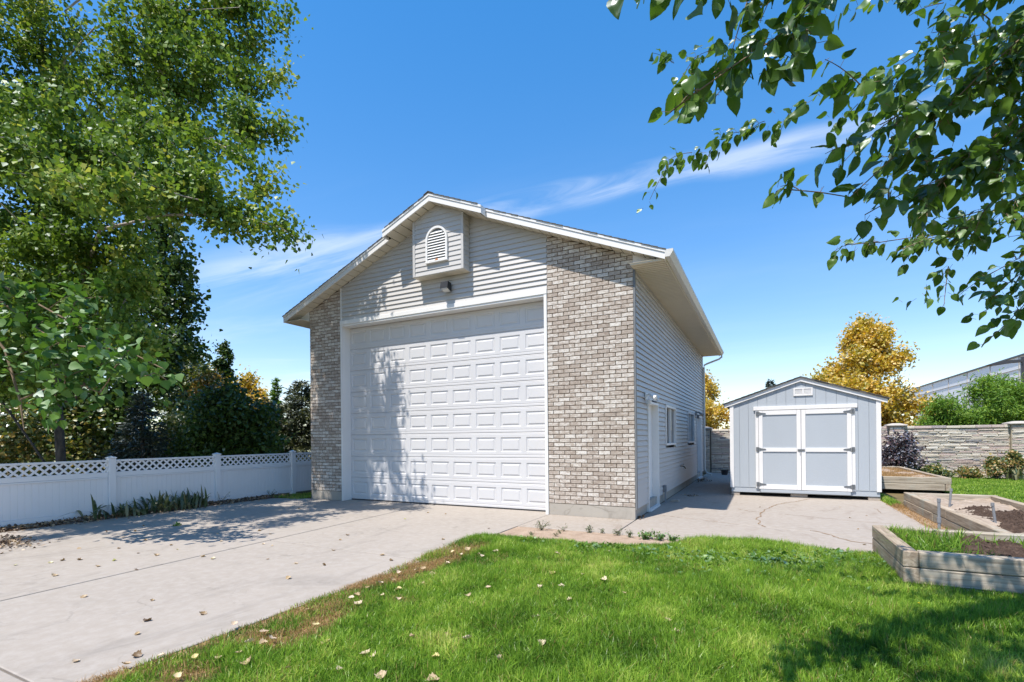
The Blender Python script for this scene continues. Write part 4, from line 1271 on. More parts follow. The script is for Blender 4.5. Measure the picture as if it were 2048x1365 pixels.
# bed B
bB = thing('raised_bed', (5.4, 1.45, 0), 'long timber raised bed with tan sand and dark clods of soil', 'raised bed', 'timber raised beds')
for k in range(2):
    zt = .30 - k * .155; zb = zt - .155
    ysp = (1.2, 1.9)[k]
    timber(bB, 4.68, 4.80, -1.0, ysp, zb, zt, 'y'); timber(bB, 4.68, 4.80, ysp + .006, 3.90, zb, zt, 'y')
    timber(bB, 4.804, 6.13, 3.78, 3.90, zb, zt, 'x')
    timber(bB, 6.01, 6.13, -1.0, 3.776, zb, zt, 'y')
    timber(bB, 4.804, 6.006, -1.0, -.88, zb, zt, 'x')
hfield('soil', 4.801, 6.009, -.879, 3.779, 40, 120, .215, .03, np.random.default_rng(4), MT['soil_tan'], bB)
hfield('dark_clods', 4.95, 5.98, -.6, 2.3, 60, 150, .222, .07, np.random.default_rng(5), MT['soil_dark'], bB, freq=(9, 19, 37), rough=.22, zfun=lambda X, Y: -.06 * (np.clip((np.abs(X - 5.46) - .28) / .25, 0, 1) ** 2 + np.clip((np.abs(Y - .85) - 1.05) / .4, 0, 1) ** 2))
# bed C
bC = thing('raised_bed', (5.5, 9.6, 0), 'far timber raised bed filled with dry straw, beside the blue shed', 'raised bed', 'timber raised beds')
for k in range(2):
    zt = .40 - k * .17; zb = zt - .17
    timber(bC, 4.70, 6.30 - k * .13, 7.10, 7.23, zb, zt, 'x')
    timber(bC, 6.17, 6.29, 7.234, 12.4, zb, zt, 'y')
    timber(bC, 4.70, 4.82, 7.234, 12.4, zb, zt, 'y')
    timber(bC, 4.824, 6.166, 12.28, 12.4, zb, zt, 'x')
timber(bC, 6.18, 6.29, 7.10, 7.228, .06, .228, 'y')
hfield('soil', 4.821, 6.169, 7.231, 12.279, 30, 60, .31, .05, np.random.default_rng(6), MT['dirt'], bC)
# pipe stakes
for (px, py, ztop, lx, lab) in ((4.22, -.36, .62, .0, 'grey pipe stake with a coupling standing between the two front beds'), (5.05, 2.45, .52, .03, 'leaning grey pipe stake at the back of the sandy bed'), (5.07, .50, .50, -.035, 'weathered grey pipe stake in the dark clods of the sandy bed')):
    z0 = 0 if px < 4.6 else .15
    st_ = thing('pipe_stake', (px, py, z0), lab, 'stake', 'pipe stakes in the beds')
    MB().tube([(px, py, z0), (px + lx, py, ztop)], .017, 10).build('pipe', MT['grey'], st_)
    MB().tube([(px + lx, py, ztop - .04), (px + lx, py, ztop + .008)], .021, 10).build('end_cap', MT['grey'], st_)
    if px < 4.6:
        MB().tube([(px, py, .30), (px, py, .37)], .024, 10).build('coupling', MT['grey'], st_)

# ------------------------------------------------------------------ far buildings, lamp post
bd = thing('warehouse', (40, 70, 0), 'long white warehouse with small windows beyond the stone wall', 'building')
MB().box(24.5, 60, 40, 96, 0, 9.0).build('wall', MT['bld'], bd)
MB().box(24.38, 60.1, 39.9, 96.1, 9.001, 9.16).build('parapet_cap', MT['pole'], bd)
for k in range(8):
    MB().box(24.44, 24.499, 43 + k * 7.0, 43.08 + k * 7.0, 0, 8.98).build('panel_joint', MT['cap'], bd)
MB().box(24.45, 24.499, 40, 96, 7.75, 7.82).build('reveal_line', MT['cap'], bd)
for k in range(15):
    yk = 44 + 3.4 * k
    MB().box(24.43, 24.498, yk, yk + 1.3, 4.3, 6.1).build('window', MT['bldwin'], bd)
lp = thing('lamp_post', (13.75, 24.9, 0), 'tall dark parking lot lamp post behind the stone wall', 'lamp post')
MB().cbox(13.67, 13.83, 24.82, 24.98, 0, 5.35, .01).build('pole', MT['pole'], lp)
MB().prism([(12.35, 5.03), (12.55, 4.97), (13.35, 5.07), (13.668, 5.08), (13.668, 5.2), (13.2, 5.2), (12.6, 5.12)], 24.72, 25.08, 'y').build('lamp_head', MT['pole'], lp)
hs = thing('far_house', (-30, 30, 0), 'pale house roof showing between the trees left of the garage', 'house')
MB().box(-36, -19, 26, 34, 0, 5.2).build('wall', MT['bld'], hs)
MB().prism([(-36.5, 5.2), (-18.5, 5.2), (-18.5, 5.45), (-36.5, 5.45)], 25.5, 34.5, 'y').build('roof', MT['pole'], hs)

# ------------------------------------------------------------------ foliage helpers
T_DIA = (np.array([(0, 0, 0), (.45, .42, .07), (1.0, 0, -.03), (.45, -.42, .07)]), np.array([[0, 1, 2], [0, 2, 3]]))
T_DELTA = (np.array([(0, 0, 0), (.12, .46, .06), (.55, .30, .04), (1.0, 0, -.10), (.55, -.30, .04), (.12, -.46, .06)]), np.array([[0, 1, 2], [0, 2, 3], [0, 3, 4], [0, 4, 5]]))
T_MAPLE = (np.array([(0, 0, 0), (.25, .5, .05), (.5, .25, .03), (1.0, 0, -.1), (.5, -.25, .03), (.25, -.5, .05)]), np.array([[0, 1, 2], [0, 2, 3], [0, 3, 4], [0, 4, 5]]))
T_BROAD = (np.array([(0, 0, 0), (.06, .34, .03), (.34, .52, .05), (.60, .34, .02), (1.0, 0, -.12), (.60, -.34, .02), (.34, -.52, .05), (.06, -.34, .03)]), np.array([[0, 1, 2], [0, 2, 3], [0, 3, 4], [0, 4, 5], [0, 5, 6], [0, 6, 7]]))
T_KITE = (np.array([(0, 0, 0), (.32, .46, .06), (1.0, 0, -.06), (.32, -.46, .06)]), np.array([[0, 1, 2], [0, 2, 3]]))
T_NEED = (np.array([(0, .035, 0), (0, -.035, 0), (1, 0, 0)]), np.array([[0, 1, 2]]))
T_FERN = (np.array([(0, 0, 0), (.5, .14, .03), (1.0, 0, -.12), (.5, -.14, .03)]), np.array([[0, 1, 2], [0, 2, 3]]))


def unit(v):
    return v / (np.linalg.norm(v, axis=-1, keepdims=True) + 1e-9)


def leaf_arrays(P, size, tmpl, rg, up=.5, droop=.35, axis=None):
    N = len(P)
    a = rg.normal(size=(N, 3))
    if axis is not None: a = a * .45 + axis
    a[:, 2] -= droop
    a = unit(a)
    n = rg.normal(size=(N, 3)); n[:, 2] += up * 1.6
    n = unit(n - a * (n * a).sum(1, keepdims=True)); b = np.cross(n, a)
    T, Fc = tmpl
    s = np.asarray(size).reshape(-1, 1, 1)
    V = P[:, None, :] + s * (T[None, :, 0:1] * a[:, None, :] + T[None, :, 1:2] * b[:, None, :] + T[None, :, 2:3] * n[:, None, :])
    Fa = (Fc[None] + (np.arange(N) * len(T))[:, None, None]).reshape(-1, Fc.shape[1])
    return V.reshape(-1, 3), Fa, len(Fc)


def leaf_obj(name, P, size, tmpl, m, parent, rg, up=.5, droop=.35, axis=None, rnd=None, stuff=False):
    V, Fa, k = leaf_arrays(P, size, tmpl, rg, up, droop, axis)
    r = rg.random(len(P)) if rnd is None else rnd
    o0 = np.array(W[parent.name] if parent else (0, 0, 0))
    o = place(name, mesh_np(name, V - o0, [Fa], rnd=np.repeat(r, k)), m, parent, tuple(o0))
    if stuff: tag(o, kind='stuff')
    return o


def bez(a, b, c, n):
    t = np.linspace(0, 1, n)[:, None]
    return (1 - t) ** 2 * a + 2 * t * (1 - t) * b + t ** 2 * c


class Skel:
    """branch skeleton: polylines given first, then twigs grown to cluster centres"""
    def __init__(s):
        s.P = []; s.par = []; s.chains = []

    def line(s, pts, par=-1, step=.35):
        idx = [par] if par >= 0 else []
        pts = [np.array(p, float) for p in pts]
        for i in range(len(pts)):
            if i == 0:
                if par < 0:
                    s.P.append(pts[0]); s.par.append(-1); idx.append(len(s.P) - 1)
                continue
            n = max(1, int(np.linalg.norm(pts[i] - pts[i - 1]) / step))
            for k in range(1, n + 1):
                s.P.append(pts[i - 1] + (pts[i] - pts[i - 1]) * k / n); s.par.append(idx[-1]); idx.append(len(s.P) - 1)
        s.chains.append(idx)
        return idx

    def near(s, c):
        A = np.array(s.P); d = c - A
        L = np.linalg.norm(d, axis=1)
        cost = L + 1.1 * np.clip(A[:, 2] - c[2] + .25 * L, 0, None)
        return int(np.argmin(cost))

    def grow(s, c, rg, sag=.15):
        i = s.near(c); a = s.P[i]; L = np.linalg.norm(c - a)
        mid = (a + c) / 2 + np.array([rg.normal(0, .10 * L), rg.normal(0, .10 * L), sag * L + rg.normal(0, .06 * L)])
        n = max(3, int(L / .3) + 1)
        pts = bez(a, mid, c, n)[1:]
        idx = [i]
        for p in pts:
            s.P.append(p); s.par.append(idx[-1]); idx.append(len(s.P) - 1)
        s.chains.append(idx)
        return idx

    def radii(s, tip=.008, ex=2.3, cap=None):
        n = len(s.P); acc = np.zeros(n); kids = np.zeros(n, int)
        for i in range(n):
            if s.par[i] >= 0: kids[s.par[i]] += 1
        for i in range(n - 1, -1, -1):
            if kids[i] == 0: acc[i] += tip ** ex
            if s.par[i] >= 0: acc[s.par[i]] += acc[i]
        r = acc ** (1 / ex)
        return np.minimum(r, cap) if cap else r

    def meshbuild(s, r, name, m, parent, minr=0.0):
        mb = MB()
        for ch in s.chains:
            rs = [r[i] for i in ch]
            if len(ch) > 1 and rs[0] > rs[1] * 1.6: rs[0] = rs[1] * 1.3
            if max(rs) < minr: continue
            mb.tube([s.P[i] for i in ch], rs, 8 if max(rs) > .08 else (6 if max(rs) > .03 else 4), cap=False)
        return mb.build(name, m, parent, smooth_=True, origin=W[parent.name])


def blob_pts(blobs, n, rg, shell=.35):
    w = np.array([b[3] ** 2.4 for b in blobs]); w /= w.sum()
    k = rg.choice(len(blobs), n, p=w); B = np.array([b[:3] for b in blobs])[k]; Rr = np.array([b[3] for b in blobs])[k]
    d = unit(rg.normal(size=(n, 3))); rad = rg.random(n) ** shell
    d[:, 2] *= .85
    return B + d * (rad * Rr)[:, None]


def make_tree(name, label, base, lines, blobs, ncl, nleaf, lsize, lm, bm, rg, tmpl=T_DIA, spread=.28, tip=.007, ex=2.3, cap=None, up=.5, droop=.35, group=None, cat='tree', shell=.35, sag=.12, crown='crown', cflat=1.0, along=None):
    t = thing(name, tuple(base), label, cat, group)
    sk = Skel()
    ends = {}
    for key, frm, pts in lines:
        if frm is None: ends[key] = sk.line(pts)
        else:
            f, fr = frm; par = ends[f][int(fr * (len(ends[f]) - 1))]
            ends[key] = sk.line([sk.P[par]] + list(pts), par)
    C = blob_pts(blobs, ncl, rg, shell)
    ctr = np.array(base)
    C = C[np.argsort(np.linalg.norm(C - np.array([base[0], base[1], C[:, 2].mean()]), axis=1))]
    dirs = []
    for c in C:
        ch = sk.grow(c, rg, sag); dirs.append(sk.P[ch[-1]] - sk.P[ch[max(0, len(ch) - 3)]])
    r = sk.radii(tip, ex, cap)
    sk.meshbuild(r, 'trunk', bm, t)
    per = max(1, nleaf // ncl)
    D = unit(np.array(dirs))
    kk = np.repeat(np.arange(ncl), per)
    tt = rg.random(len(kk)) ** .7
    off = rg.normal(size=(len(kk), 3)) * spread * (rg.random((len(kk), 1)) * .7 + .5); off[:, 2] *= cflat
    P = C[kk] + off - D[kk] * (tt * (along or spread * 1.6))[:, None]
    cr = rg.random(ncl) * .45
    rn = np.clip(cr[kk] + rg.random(len(kk)) * .6, 0, 1)
    leaf_obj(crown, P, lsize * (rg.random(len(P)) * .7 + .65), tmpl, lm, t, rg, up, droop, axis=D[kk] * .5, rnd=rn)
    return t


def B(px, py, d, r):
    return (*at(px, py, d=d), r)


# ------------------------------------------------------------------ big cottonwood at the left
rg = np.random.default_rng(21)
tb = np.array([-12.0, -3.7, 0.0])
P_ = lambda px, py, d: at(px, py, d=d)
cot_lines = [('trunk', None, [tb, tb + (0.05, -.05, 1.3), P_(105, 640, 11.2), P_(92, 400, 11.2), P_(85, 220, 11.2), P_(85, 60, 11.2), P_(100, -250, 11.2), P_(110, -600, 11.2)]),
             ('stem2', ('trunk', .03), [tb + (-.35, -.40, 1.5), tb + (-.9, -.9, 2.8), P_(-60, 500, 11.5), P_(-140, 200, 11.5), P_(-200, -100, 11.5)]),
             ('stem3', ('trunk', .14), [P_(150, 800, 11.2), P_(185, 740, 11.0), P_(250, 560, 10.6), P_(300, 420, 10.2)]),
             ('l1', ('trunk', .34), [P_(160, 250, 10.8), P_(230, 110, 10.3), P_(330, 20, 10), P_(430, -60, 9.8)]),
             ('l2', ('trunk', .42), [P_(130, 120, 10.9), P_(190, 55, 10.5), P_(300, 25, 10.0), P_(480, 15, 9.5)]),
             ('l3', ('trunk', .26), [P_(160, 330, 10.9), P_(185, 250, 10.6), P_(250, 235, 10.2), P_(400, 270, 9.4), P_(500, 320, 9.0)]),
             ('l4', ('trunk', .22), [P_(170, 320, 10.6), P_(290, 295, 9.8), P_(430, 275, 9.2)]),
             ('l5', ('trunk', .30), [P_(60, 320, 10.6), P_(0, 355, 10.0), P_(-80, 340, 9.5)]),
             ('l6', ('trunk', .18), [P_(200, 460, 9.8), P_(330, 430, 9.3), P_(470, 430, 8.9), P_(560, 455, 8.8)])]
cot = [B(545, 25, 10.4, .58), B(430, 40, 10.4, 1.0), B(520, 150, 10.2, .58), B(555, 130, 10.2, .37), B(480, 260, 9.8, .78), B(545, 245, 9.9, .44), B(520, 370, 8.9, .6), B(575, 440, 8.8, .26), B(596, 488, 8.75, .14),
       B(440, 360, 9.1, .7), B(500, 440, 8.9, .4), B(400, 420, 9.2, .5), B(430, 160, 10.1, 1.0), B(330, 90, 10, 1.2), B(330, 260, 9.8, 1.0), B(330, 380, 9.6, .8), B(210, 190, 10.5, 1.3), B(220, 350, 10.3, 1.1), B(200, 430, 10.3, 1.0),
       B(60, 90, 10.8, 1.5), B(60, 300, 10.6, 1.3), B(90, 440, 10.6, 1.1), B(100, 540, 10, 1.1), B(230, 520, 10.4, .9), B(40, 620, 9.6, 1.0), B(180, 610, 9.6, .9), B(280, 600, 9.4, .6),
       B(60, 720, 9.2, .8), B(200, 710, 9.2, .7), B(300, 690, 9.0, .5), B(100, 790, 9.0, .35), B(10, 800, 9.2, .4),
       B(480, -120, 10.6, .6), B(380, -160, 10.9, 1.2), B(260, -220, 10.7, 1.6), B(80, -260, 10.8, 1.8), B(-120, -150, 10.8, 1.8), B(-160, 150, 10.5, 1.6), B(-180, 420, 10, 1.5), B(-250, 650, 9.5, 1.2), B(-350, 300, 9.5, 1.5), B(300, -420, 10.8, 1.3), B(150, -560, 10.8, 1.7),
       B(-60, 700, 8.2, 1.0), B(-420, 560, 8.0, .9),
       (-6.9, -3.95, 6.2, .65), (-6.35, -5.3, 5.3, .5), (-7.3, -4.6, 6.6, .7), (-7.7, -3.6, 6.8, .8), (-8.2, -5.3, 6.2, .9), (-8.8, -6.6, 6.2, 1.0), (-9.4, -7.6, 6.0, 1.1), (-7.5, -5.6, 5.6, .6), (-6.8, -3.6, 5.45, .45), (-6.6, -4.6, 5.3, .4)]
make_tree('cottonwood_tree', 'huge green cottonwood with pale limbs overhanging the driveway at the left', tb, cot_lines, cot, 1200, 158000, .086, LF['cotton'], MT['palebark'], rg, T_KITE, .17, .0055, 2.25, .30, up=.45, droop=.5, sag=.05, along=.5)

# low drooping broad-leaved branches in front of it (same kind of tree, nearer)
rg = np.random.default_rng(22)
tb2 = np.array([-9.0, -9.5, 0.0])
ln = [('trunk', None, [tb2, tb2 + (.05, .1, 2.6), tb2 + (.1, .3, 4.6)]),
      ('a', ('trunk', .9), [P_(-300, 480, 8.0), P_(-60, 540, 7.6), P_(60, 600, 7.3), P_(170, 660, 7.1)]),
      ('b', ('a', .5), [P_(-40, 640, 7.3), P_(10, 700, 7.2), P_(40, 800, 7.1), P_(48, 860, 7.1)]),
      ('c', ('a', .7), [P_(120, 690, 7.0), P_(250, 700, 6.9), P_(330, 740, 6.9)])]
bl = [B(80, 640, 7.2, .42), B(170, 690, 7.0, .45), B(250, 730, 6.9, .38), B(320, 750, 6.9, .25), B(30, 720, 7.1, .35), B(100, 790, 7.0, .28), B(190, 780, 7.0, .28), B(130, 850, 6.9, .10), B(-100, 600, 7.4, .6), B(-250, 520, 7.8, .8), B(160, 590, 7.2, .3), B(60, 585, 7.3, .3)]
make_tree('sycamore_tree', 'drooping branches with broad bright green leaves in front of the cottonwood, far left', tb2, ln, bl, 150, 2100, .118, LF['big'], MT['twig'], rg, T_BROAD, .15, .006, 2.3, .14, up=.9, droop=.5, sag=.05)

# ------------------------------------------------------------------ background trees left of the garage
rg = np.random.default_rng(23)
b0 = at(240, 890, x=-17.5); b0[2] = 0
ln = [('trunk', None, [b0, P_(240, 780, 16.8), P_(250, 620, 16.8), P_(270, 480, 16.6)])]
bl = [B(330, 520, 16, 1.0), B(350, 620, 16, 1.0), B(300, 700, 16, 1.3), B(200, 790, 16, 1.1), B(250, 600, 16.5, 1.5), B(362, 700, 15.6, .65), B(325, 460, 16, .55), B(366, 480, 16, .35), B(150, 700, 16, 1.4), B(365, 560, 16, .6), B(385, 640, 15.8, .35), B(320, 790, 16, .9), B(60, 720, 16.5, 1.5), B(-60, 640, 16.5, 1.6), B(20, 600, 17, 1.5), B(120, 620, 16.5, 1.4), B(-40, 800, 16, 1.4), B(110, 800, 16, 1.2), B(220, 840, 15.8, .9)]
make_tree('dark_maple_tree', 'dense dark green tree behind the cottonwood, left of the columnar tree', b0, ln, bl, 420, 44000, .125, LF['dark'], MT['bark'], rg, T_BROAD, .24, .008, cap=.22)

rg = np.random.default_rng(24)
b0 = at(420, 905, x=-14.3); b0[2] = 0
ln = [('trunk', None, [b0, b0 + (0, 0, .6), b0 + (0, .1, 1.4)])]
bl = [B(430, 845, 14.2, .75), B(500, 850, 14.4, .75), B(470, 800, 14.4, .6), B(415, 815, 14.6, .4), B(380, 890, 14.3, .5), B(520, 890, 14.4, .5), B(450, 890, 14.2, .7)]
make_tree('dark_shrub', 'big rounded dark green shrub behind the middle of the white fence', b0, ln, bl, 130, 16000, .10, LF['dark'], MT['bark'], rg, T_DELTA, .22, .006, cat='shrub')


def conifer(name, label, base, h, r0, m, rg, nb=26, per=34, lsz=.16, cat='tree', shape=1.0):
    t = thing(name, tuple(base), label, cat)
    MB().tube([base, base + (0, 0, h * .5), base + (.02, .02, h)], [h * .022, h * .014, .01], 7).build('trunk', MT['bark'], t, origin=W[t.name])
    mb = MB(); PP = []; AX = []
    for i in range(nb):
        f = (i + .5) / nb; z = h * (.06 + .93 * f); rad = r0 * (1 - f) ** shape * rg.uniform(.75, 1.1) + .06
        for k in range(max(4, int(9 * (1 - f) + 4))):
            th = rg.uniform(0, 6.28); d = np.array([math.cos(th), math.sin(th), 0])
            L = rad * rg.uniform(.7, 1.08)
            a = base + np.array([0, 0, z]); c = a + d * L + np.array([0, 0, -.12 * L + .25 * L * f])
            mb.tube([a, (a + c) / 2 + (0, 0, -.04 * L), c], [.012, .009, .004], 4, cap=False)
            n = int(per * (L / r0 + .25)); u = rg.random(n) ** .65
            side = np.array([-d[1], d[0], 0]) * rg.normal(0, .16 * L, n)[:, None] * (1 - u * .5)[:, None]
            PP.append(a + (c - a) * u[:, None] + side + rg.normal(0, .035, (n, 3))); AX.append(np.repeat((d + (0, 0, .15))[None], n, 0))
    tag(mb.build('branches', MT['bark'], t, origin=W[t.name]), kind='stuff')
    PP = np.concatenate(PP); AX = np.concatenate(AX)
    leaf_obj('needles', PP, lsz * (rg.random(len(PP)) * .6 + .6), T_FERN, m, t, rg, .4, .15, axis=AX)
    return t


rg = np.random.default_rng(25)
c0 = at(285, 905, x=-13.2); c0[2] = 0
conifer('blue_spruce', 'dark blue-green spruce beside the left fence post with drooping boughs', c0, 2.9, 1.25, LF['needle'], rg, 20, 60, .15)
c0 = at(592, 905, x=-13.0); c0[2] = 0
conifer('spruce_tree', 'dark spruce close against the left brick corner of the garage', c0 + (-.05, .3, 0), 3.7, 1.75, LF['olive'], rg, 26, 120, .17, shape=.75)
c0 = at(548, 905, x=-13.6); c0[2] = 0
conifer('juniper_tree', 'olive green juniper between the dark shrub and the spruce', c0, 2.9, 1.25, LF['olive'], rg, 20, 120, .13, shape=.6)
# columnar tree
rg = np.random.default_rng(26)
b0 = at(448, 905, d=19); b0[2] = 0
ln = [('trunk', None, [b0, P_(448, 800, 19), P_(449, 720, 19), P_(450, 690, 19)])]
bl = [B(447, 800, 19, .42), B(447, 775, 19, .38), B(447, 750, 19, .33), B(446, 728, 19, .27), B(439, 708, 19, .15), B(451, 703, 19, .18), B(457, 715, 19, .13), B(446, 693, 19, .10), B(452, 685, 19, .05), B(450, 830, 19, .45)]
make_tree('columnar_tree', 'narrow upright green columnar tree rising above the yellow trees', b0, ln, bl, 200, 11000, .085, LF['dark'], MT['bark'], rg, T_DELTA, .07, .006, cap=.10)
# yellowing trees
rg = np.random.default_rng(27)
b0 = at(390, 905, d=20); b0[2] = 0
ln = [('trunk', None, [b0, P_(390, 820, 20), P_(385, 720, 20)])]
bl = [B(360, 730, 20, .7), B(400, 740, 20, .55), B(380, 780, 20, .8), B(340, 770, 20, .8), B(420, 790, 20, .5), B(370, 820, 16, .5), B(350, 850, 15, .35)]
make_tree('lime_tree', 'yellow-green tree glowing behind the dark maple', b0, ln, bl, 120, 12000, .12, LF['lime'], MT['bark'], rg, T_MAPLE, .26, .006, cap=.14)
b0 = at(425, 905, d=18.5); b0[2] = 0
ln = [('trunk', None, [b0, P_(425, 840, 18.5), P_(422, 770, 18.5)])]
bl = [B(415, 775, 18.5, .55), B(440, 790, 18.5, .4), B(422, 755, 18.5, .2), B(395, 800, 18.5, .4)]
make_tree('russet_tree', 'small tree with russet and yellow leaves left of the columnar tree', b0, ln, bl, 60, 5000, .11, LF['amber'], MT['bark'], rg, T_MAPLE, .18, .006, cap=.1)
b0 = at(505, 905, d=24); b0[2] = 0
ln = [('trunk', None, [b0, P_(503, 850, 24), P_(500, 790, 24)])]
bl = [B(490, 768, 24, .42), B(500, 760, 24, .3), B(480, 785, 24, .55), B(512, 785, 24, .45), B(525, 800, 24, .4), B(500, 810, 24, .8)]
make_tree('amber_tree', 'golden amber tree right of the columnar tree', b0, ln, bl, 80, 7000, .13, LF['gold'], MT['bark'], rg, T_MAPLE, .2, .006, cap=.12)
b0 = at(554, 905, d=19); b0[2] = 0
conifer('slender_sapling', 'thin wispy sapling top poking above the juniper', b0, 3.9, .34, LF['locust'], rg, 26, 60, .13)
# hedge mass seen through the lattice and under the crowns
rg = np.random.default_rng(28)
hd = []
for k in range(34):
    q = at(-140 + k * 24, 890, x=-19 - 2.2 * math.sin(k * 1.7)); hd.append((q[0], q[1], rg.uniform(.8, 2.2 if k < 17 else 1.3), rg.uniform(.9, 1.35)))
hp = blob_pts(hd, 48000, rg, .4); hp = hp[hp[:, 2] > .0]
hedge = leaf_obj('hedge', hp, .11 * (rg.random(len(hp)) * .7 + .6), T_DELTA, LF['shrub'], None, rg)
tag(hedge, 'sunlit tangle of yellow-green bushes far behind the white fence', 'hedge', kind='stuff')

# ------------------------------------------------------------------ trees behind the stone wall
def fan_tree(name, label, base, ztop, r0, m, rg, ncl, nl, lsz, tmpl, px, d):
    ln = [('trunk', None, [base, base + (0, 0, ztop * .35), base + (0, 0, ztop * .85)])]
    for k in range(9):
        th = k * 2.4; f = .22 + .07 * k
        dr = np.array([math.cos(th), math.sin(th), 0])
        ln.append(('l%d' % k, ('trunk', min(.9, f)), [base + dr * r0 * .22 + (0, 0, ztop * (f + .12)), base + dr * r0 * .42 * (1.1 - f) + (0, 0, ztop * min(.85, f + .25))]))
    bl = []
    for k in range(46):
        f = rg.random() ** 1.0; th = rg.uniform(0, 6.28); rad = r0 * min(1, (f + .10) / .28) ** .6 * (1 - f) ** .72 * rg.uniform(.35, .95)
        bl.append((base[0] + rad * math.cos(th), base[1] + rad * math.sin(th), ztop * (.22 + .73 * f), rg.uniform(.16, .32) * r0 * (1.15 - .6 * f)))
    bl.append((base[0], base[1], ztop * .93, r0 * .22))
    return make_tree(name, label, base, ln, bl, ncl, nl, lsz, m, MT['bark'], rg, tmpl, .2, .006, cap=.16, sag=-.02, up=.6)


rg = np.random.default_rng(31)
b0 = at(1735, 900, y=17.3); b0[2] = 0
fan_tree('golden_maple', 'full golden yellow maple rising behind the blue shed', b0, 6.5, 3.0, LF['gold'], rg, 620, 50000, .12, T_MAPLE, 1735, 22)
b0 = at(1400, 900, y=18.0); b0[2] = 0
fan_tree('golden_maple', 'golden yellow maple partly hidden by the rear corner of the garage', b0, 4.8, 2.3, LF['gold'], rg, 300, 24000, .12, T_MAPLE, 1420, 24)


def spread_tree(name, label, pxs, d, rg, ncl, nl, lsz, m, tmpl=T_FERN):
    base = at(pxs[0][0], 900, d=d); base[2] = 0
    bl = [B(a, b, d + rg.uniform(-.5, .5), r) for a, b, r in pxs[1]]
    z = at(pxs[0][0], pxs[0][1], d=d)
    ln = [('trunk', None, [base, base + (0, 0, 1.2), z])]
    for k, (a, b, r) in enumerate(pxs[1][::2]):
        q = at(a, b, d=d); ln.append(('l%d' % k, ('trunk', .4 + .08 * (k % 4)), [(base + q) / 2 + (0, 0, .6), q]))
    return make_tree(name, label, base, ln, bl, ncl, nl, lsz, m, MT['bark'], rg, tmpl, .22, .006, cap=.14, cflat=.55, up=1.1, droop=.25)


rg = np.random.default_rng(33)
spread_tree('honey_locust', 'feathery green locust tree left of the dark lamp post behind the wall',
            ((1985, 800), [(1965, 770, .5), (2000, 765, .6), (2025, 765, .5), (1975, 810, .8), (2020, 800, .8), (1950, 835, .6), (2000, 840, .9), (2045, 800, .7), (2040, 850, .8)]), 19, rg, 230, 16000, .15, LF['locust'])
spread_tree('honey_locust', 'lower feathery green locust tree between the golden maple and the tall locust',
            ((1890, 850), [(1885, 800, .35), (1900, 815, .45), (1870, 835, .5), (1920, 835, .6), (1860, 850, .4), (1895, 850, .6), (1940, 850, .5), (1866, 815, .2)]), 18.5, rg, 150, 9500, .14, LF['locust'])
b0 = at(1542, 900, d=30); b0[2] = 0
conifer('distant_spruce', 'tiny spruce tip showing above the shed roof', b0, 4.85, 1.1, LF['needle'], rg, 26, 70, .22)

# ------------------------------------------------------------------ shrubs at the stone wall
def shrub(name, label, c, h, r, n, m, rg, lsz=.07, tmpl=T_DELTA, stems=14, group=None, stemmat='bark', lo=.15, up=.5):
    t = thing(name, (c[0], c[1], 0), label, 'shrub', group)
    mb = MB(); tips = []
    for k in range(stems):
        th = rg.uniform(0, 6.28); rr_ = r * math.sqrt(rg.random()); z = h * (1 - .55 * (rr_ / r) ** 2) * rg.uniform(.6, 1.0)
        q = np.array([c[0] + rr_ * math.cos(th), c[1] + rr_ * math.sin(th), z])
        a = np.array([c[0] + .15 * rr_ * math.cos(th), c[1] + .15 * rr_ * math.sin(th), 0])
        pts = bez(a, (a + q) / 2 + (0, 0, .2 * h), q, 6); mb.tube(pts, np.linspace(.010, .004, 6), 5, cap=False)
        tips += list(pts[2:])
    mb.build('stems', MT[stemmat], t, origin=W[t.name])
    tips = np.array(tips); k = rg.integers(0, len(tips), n)
    P = tips[k] + rg.normal(0, .11 * r + .03, (n, 3)); P = P[P[:, 2] > .02]
    leaf_obj('foliage', P, lsz * (rg.random(len(P)) * .7 + .6), tmpl, m, t, rg, up, .25)
    return t


rg = np.random.default_rng(35)
q = at(1805, 930, y=12.55); shrub('smoke_bush', 'dark purple-leaved bush against the stone wall beside the shed', (q[0] - .1, 12.62), 1.62, .72, 4200, LF['purple'], rg, .085, stems=26, stemmat='twig')
q = at(1772, 930, y=12.3); shrub('smoke_bush', 'lower dark purple bush tucked behind the shed corner', (q[0], 12.72), 1.0, .5, 1800, LF['purple'], rg, .08, stems=14, stemmat='twig')
for px, h, r, m, lab in ((1872, .42, .42, 'shrub', 'low light green shrub right of the purple bush'), (1935, .36, .36, 'blush', 'small yellow-tinged shrub at the middle of the stone wall'),
                         (1992, .78, .36, 'blush', 'upright shrub with yellowing tips near the right wall column'), (2030, .95, .22, 'blush', 'thin leggy yellow plant beside the right wall column')):
    q = at(px, 930, y=12.7); shrub('garden_shrub', lab, (q[0], 12.7), h, r, int(900 + 1500 * h * r * 2.5), LF[m], rg, .075, stems=16, group='shrubs along the stone wall')


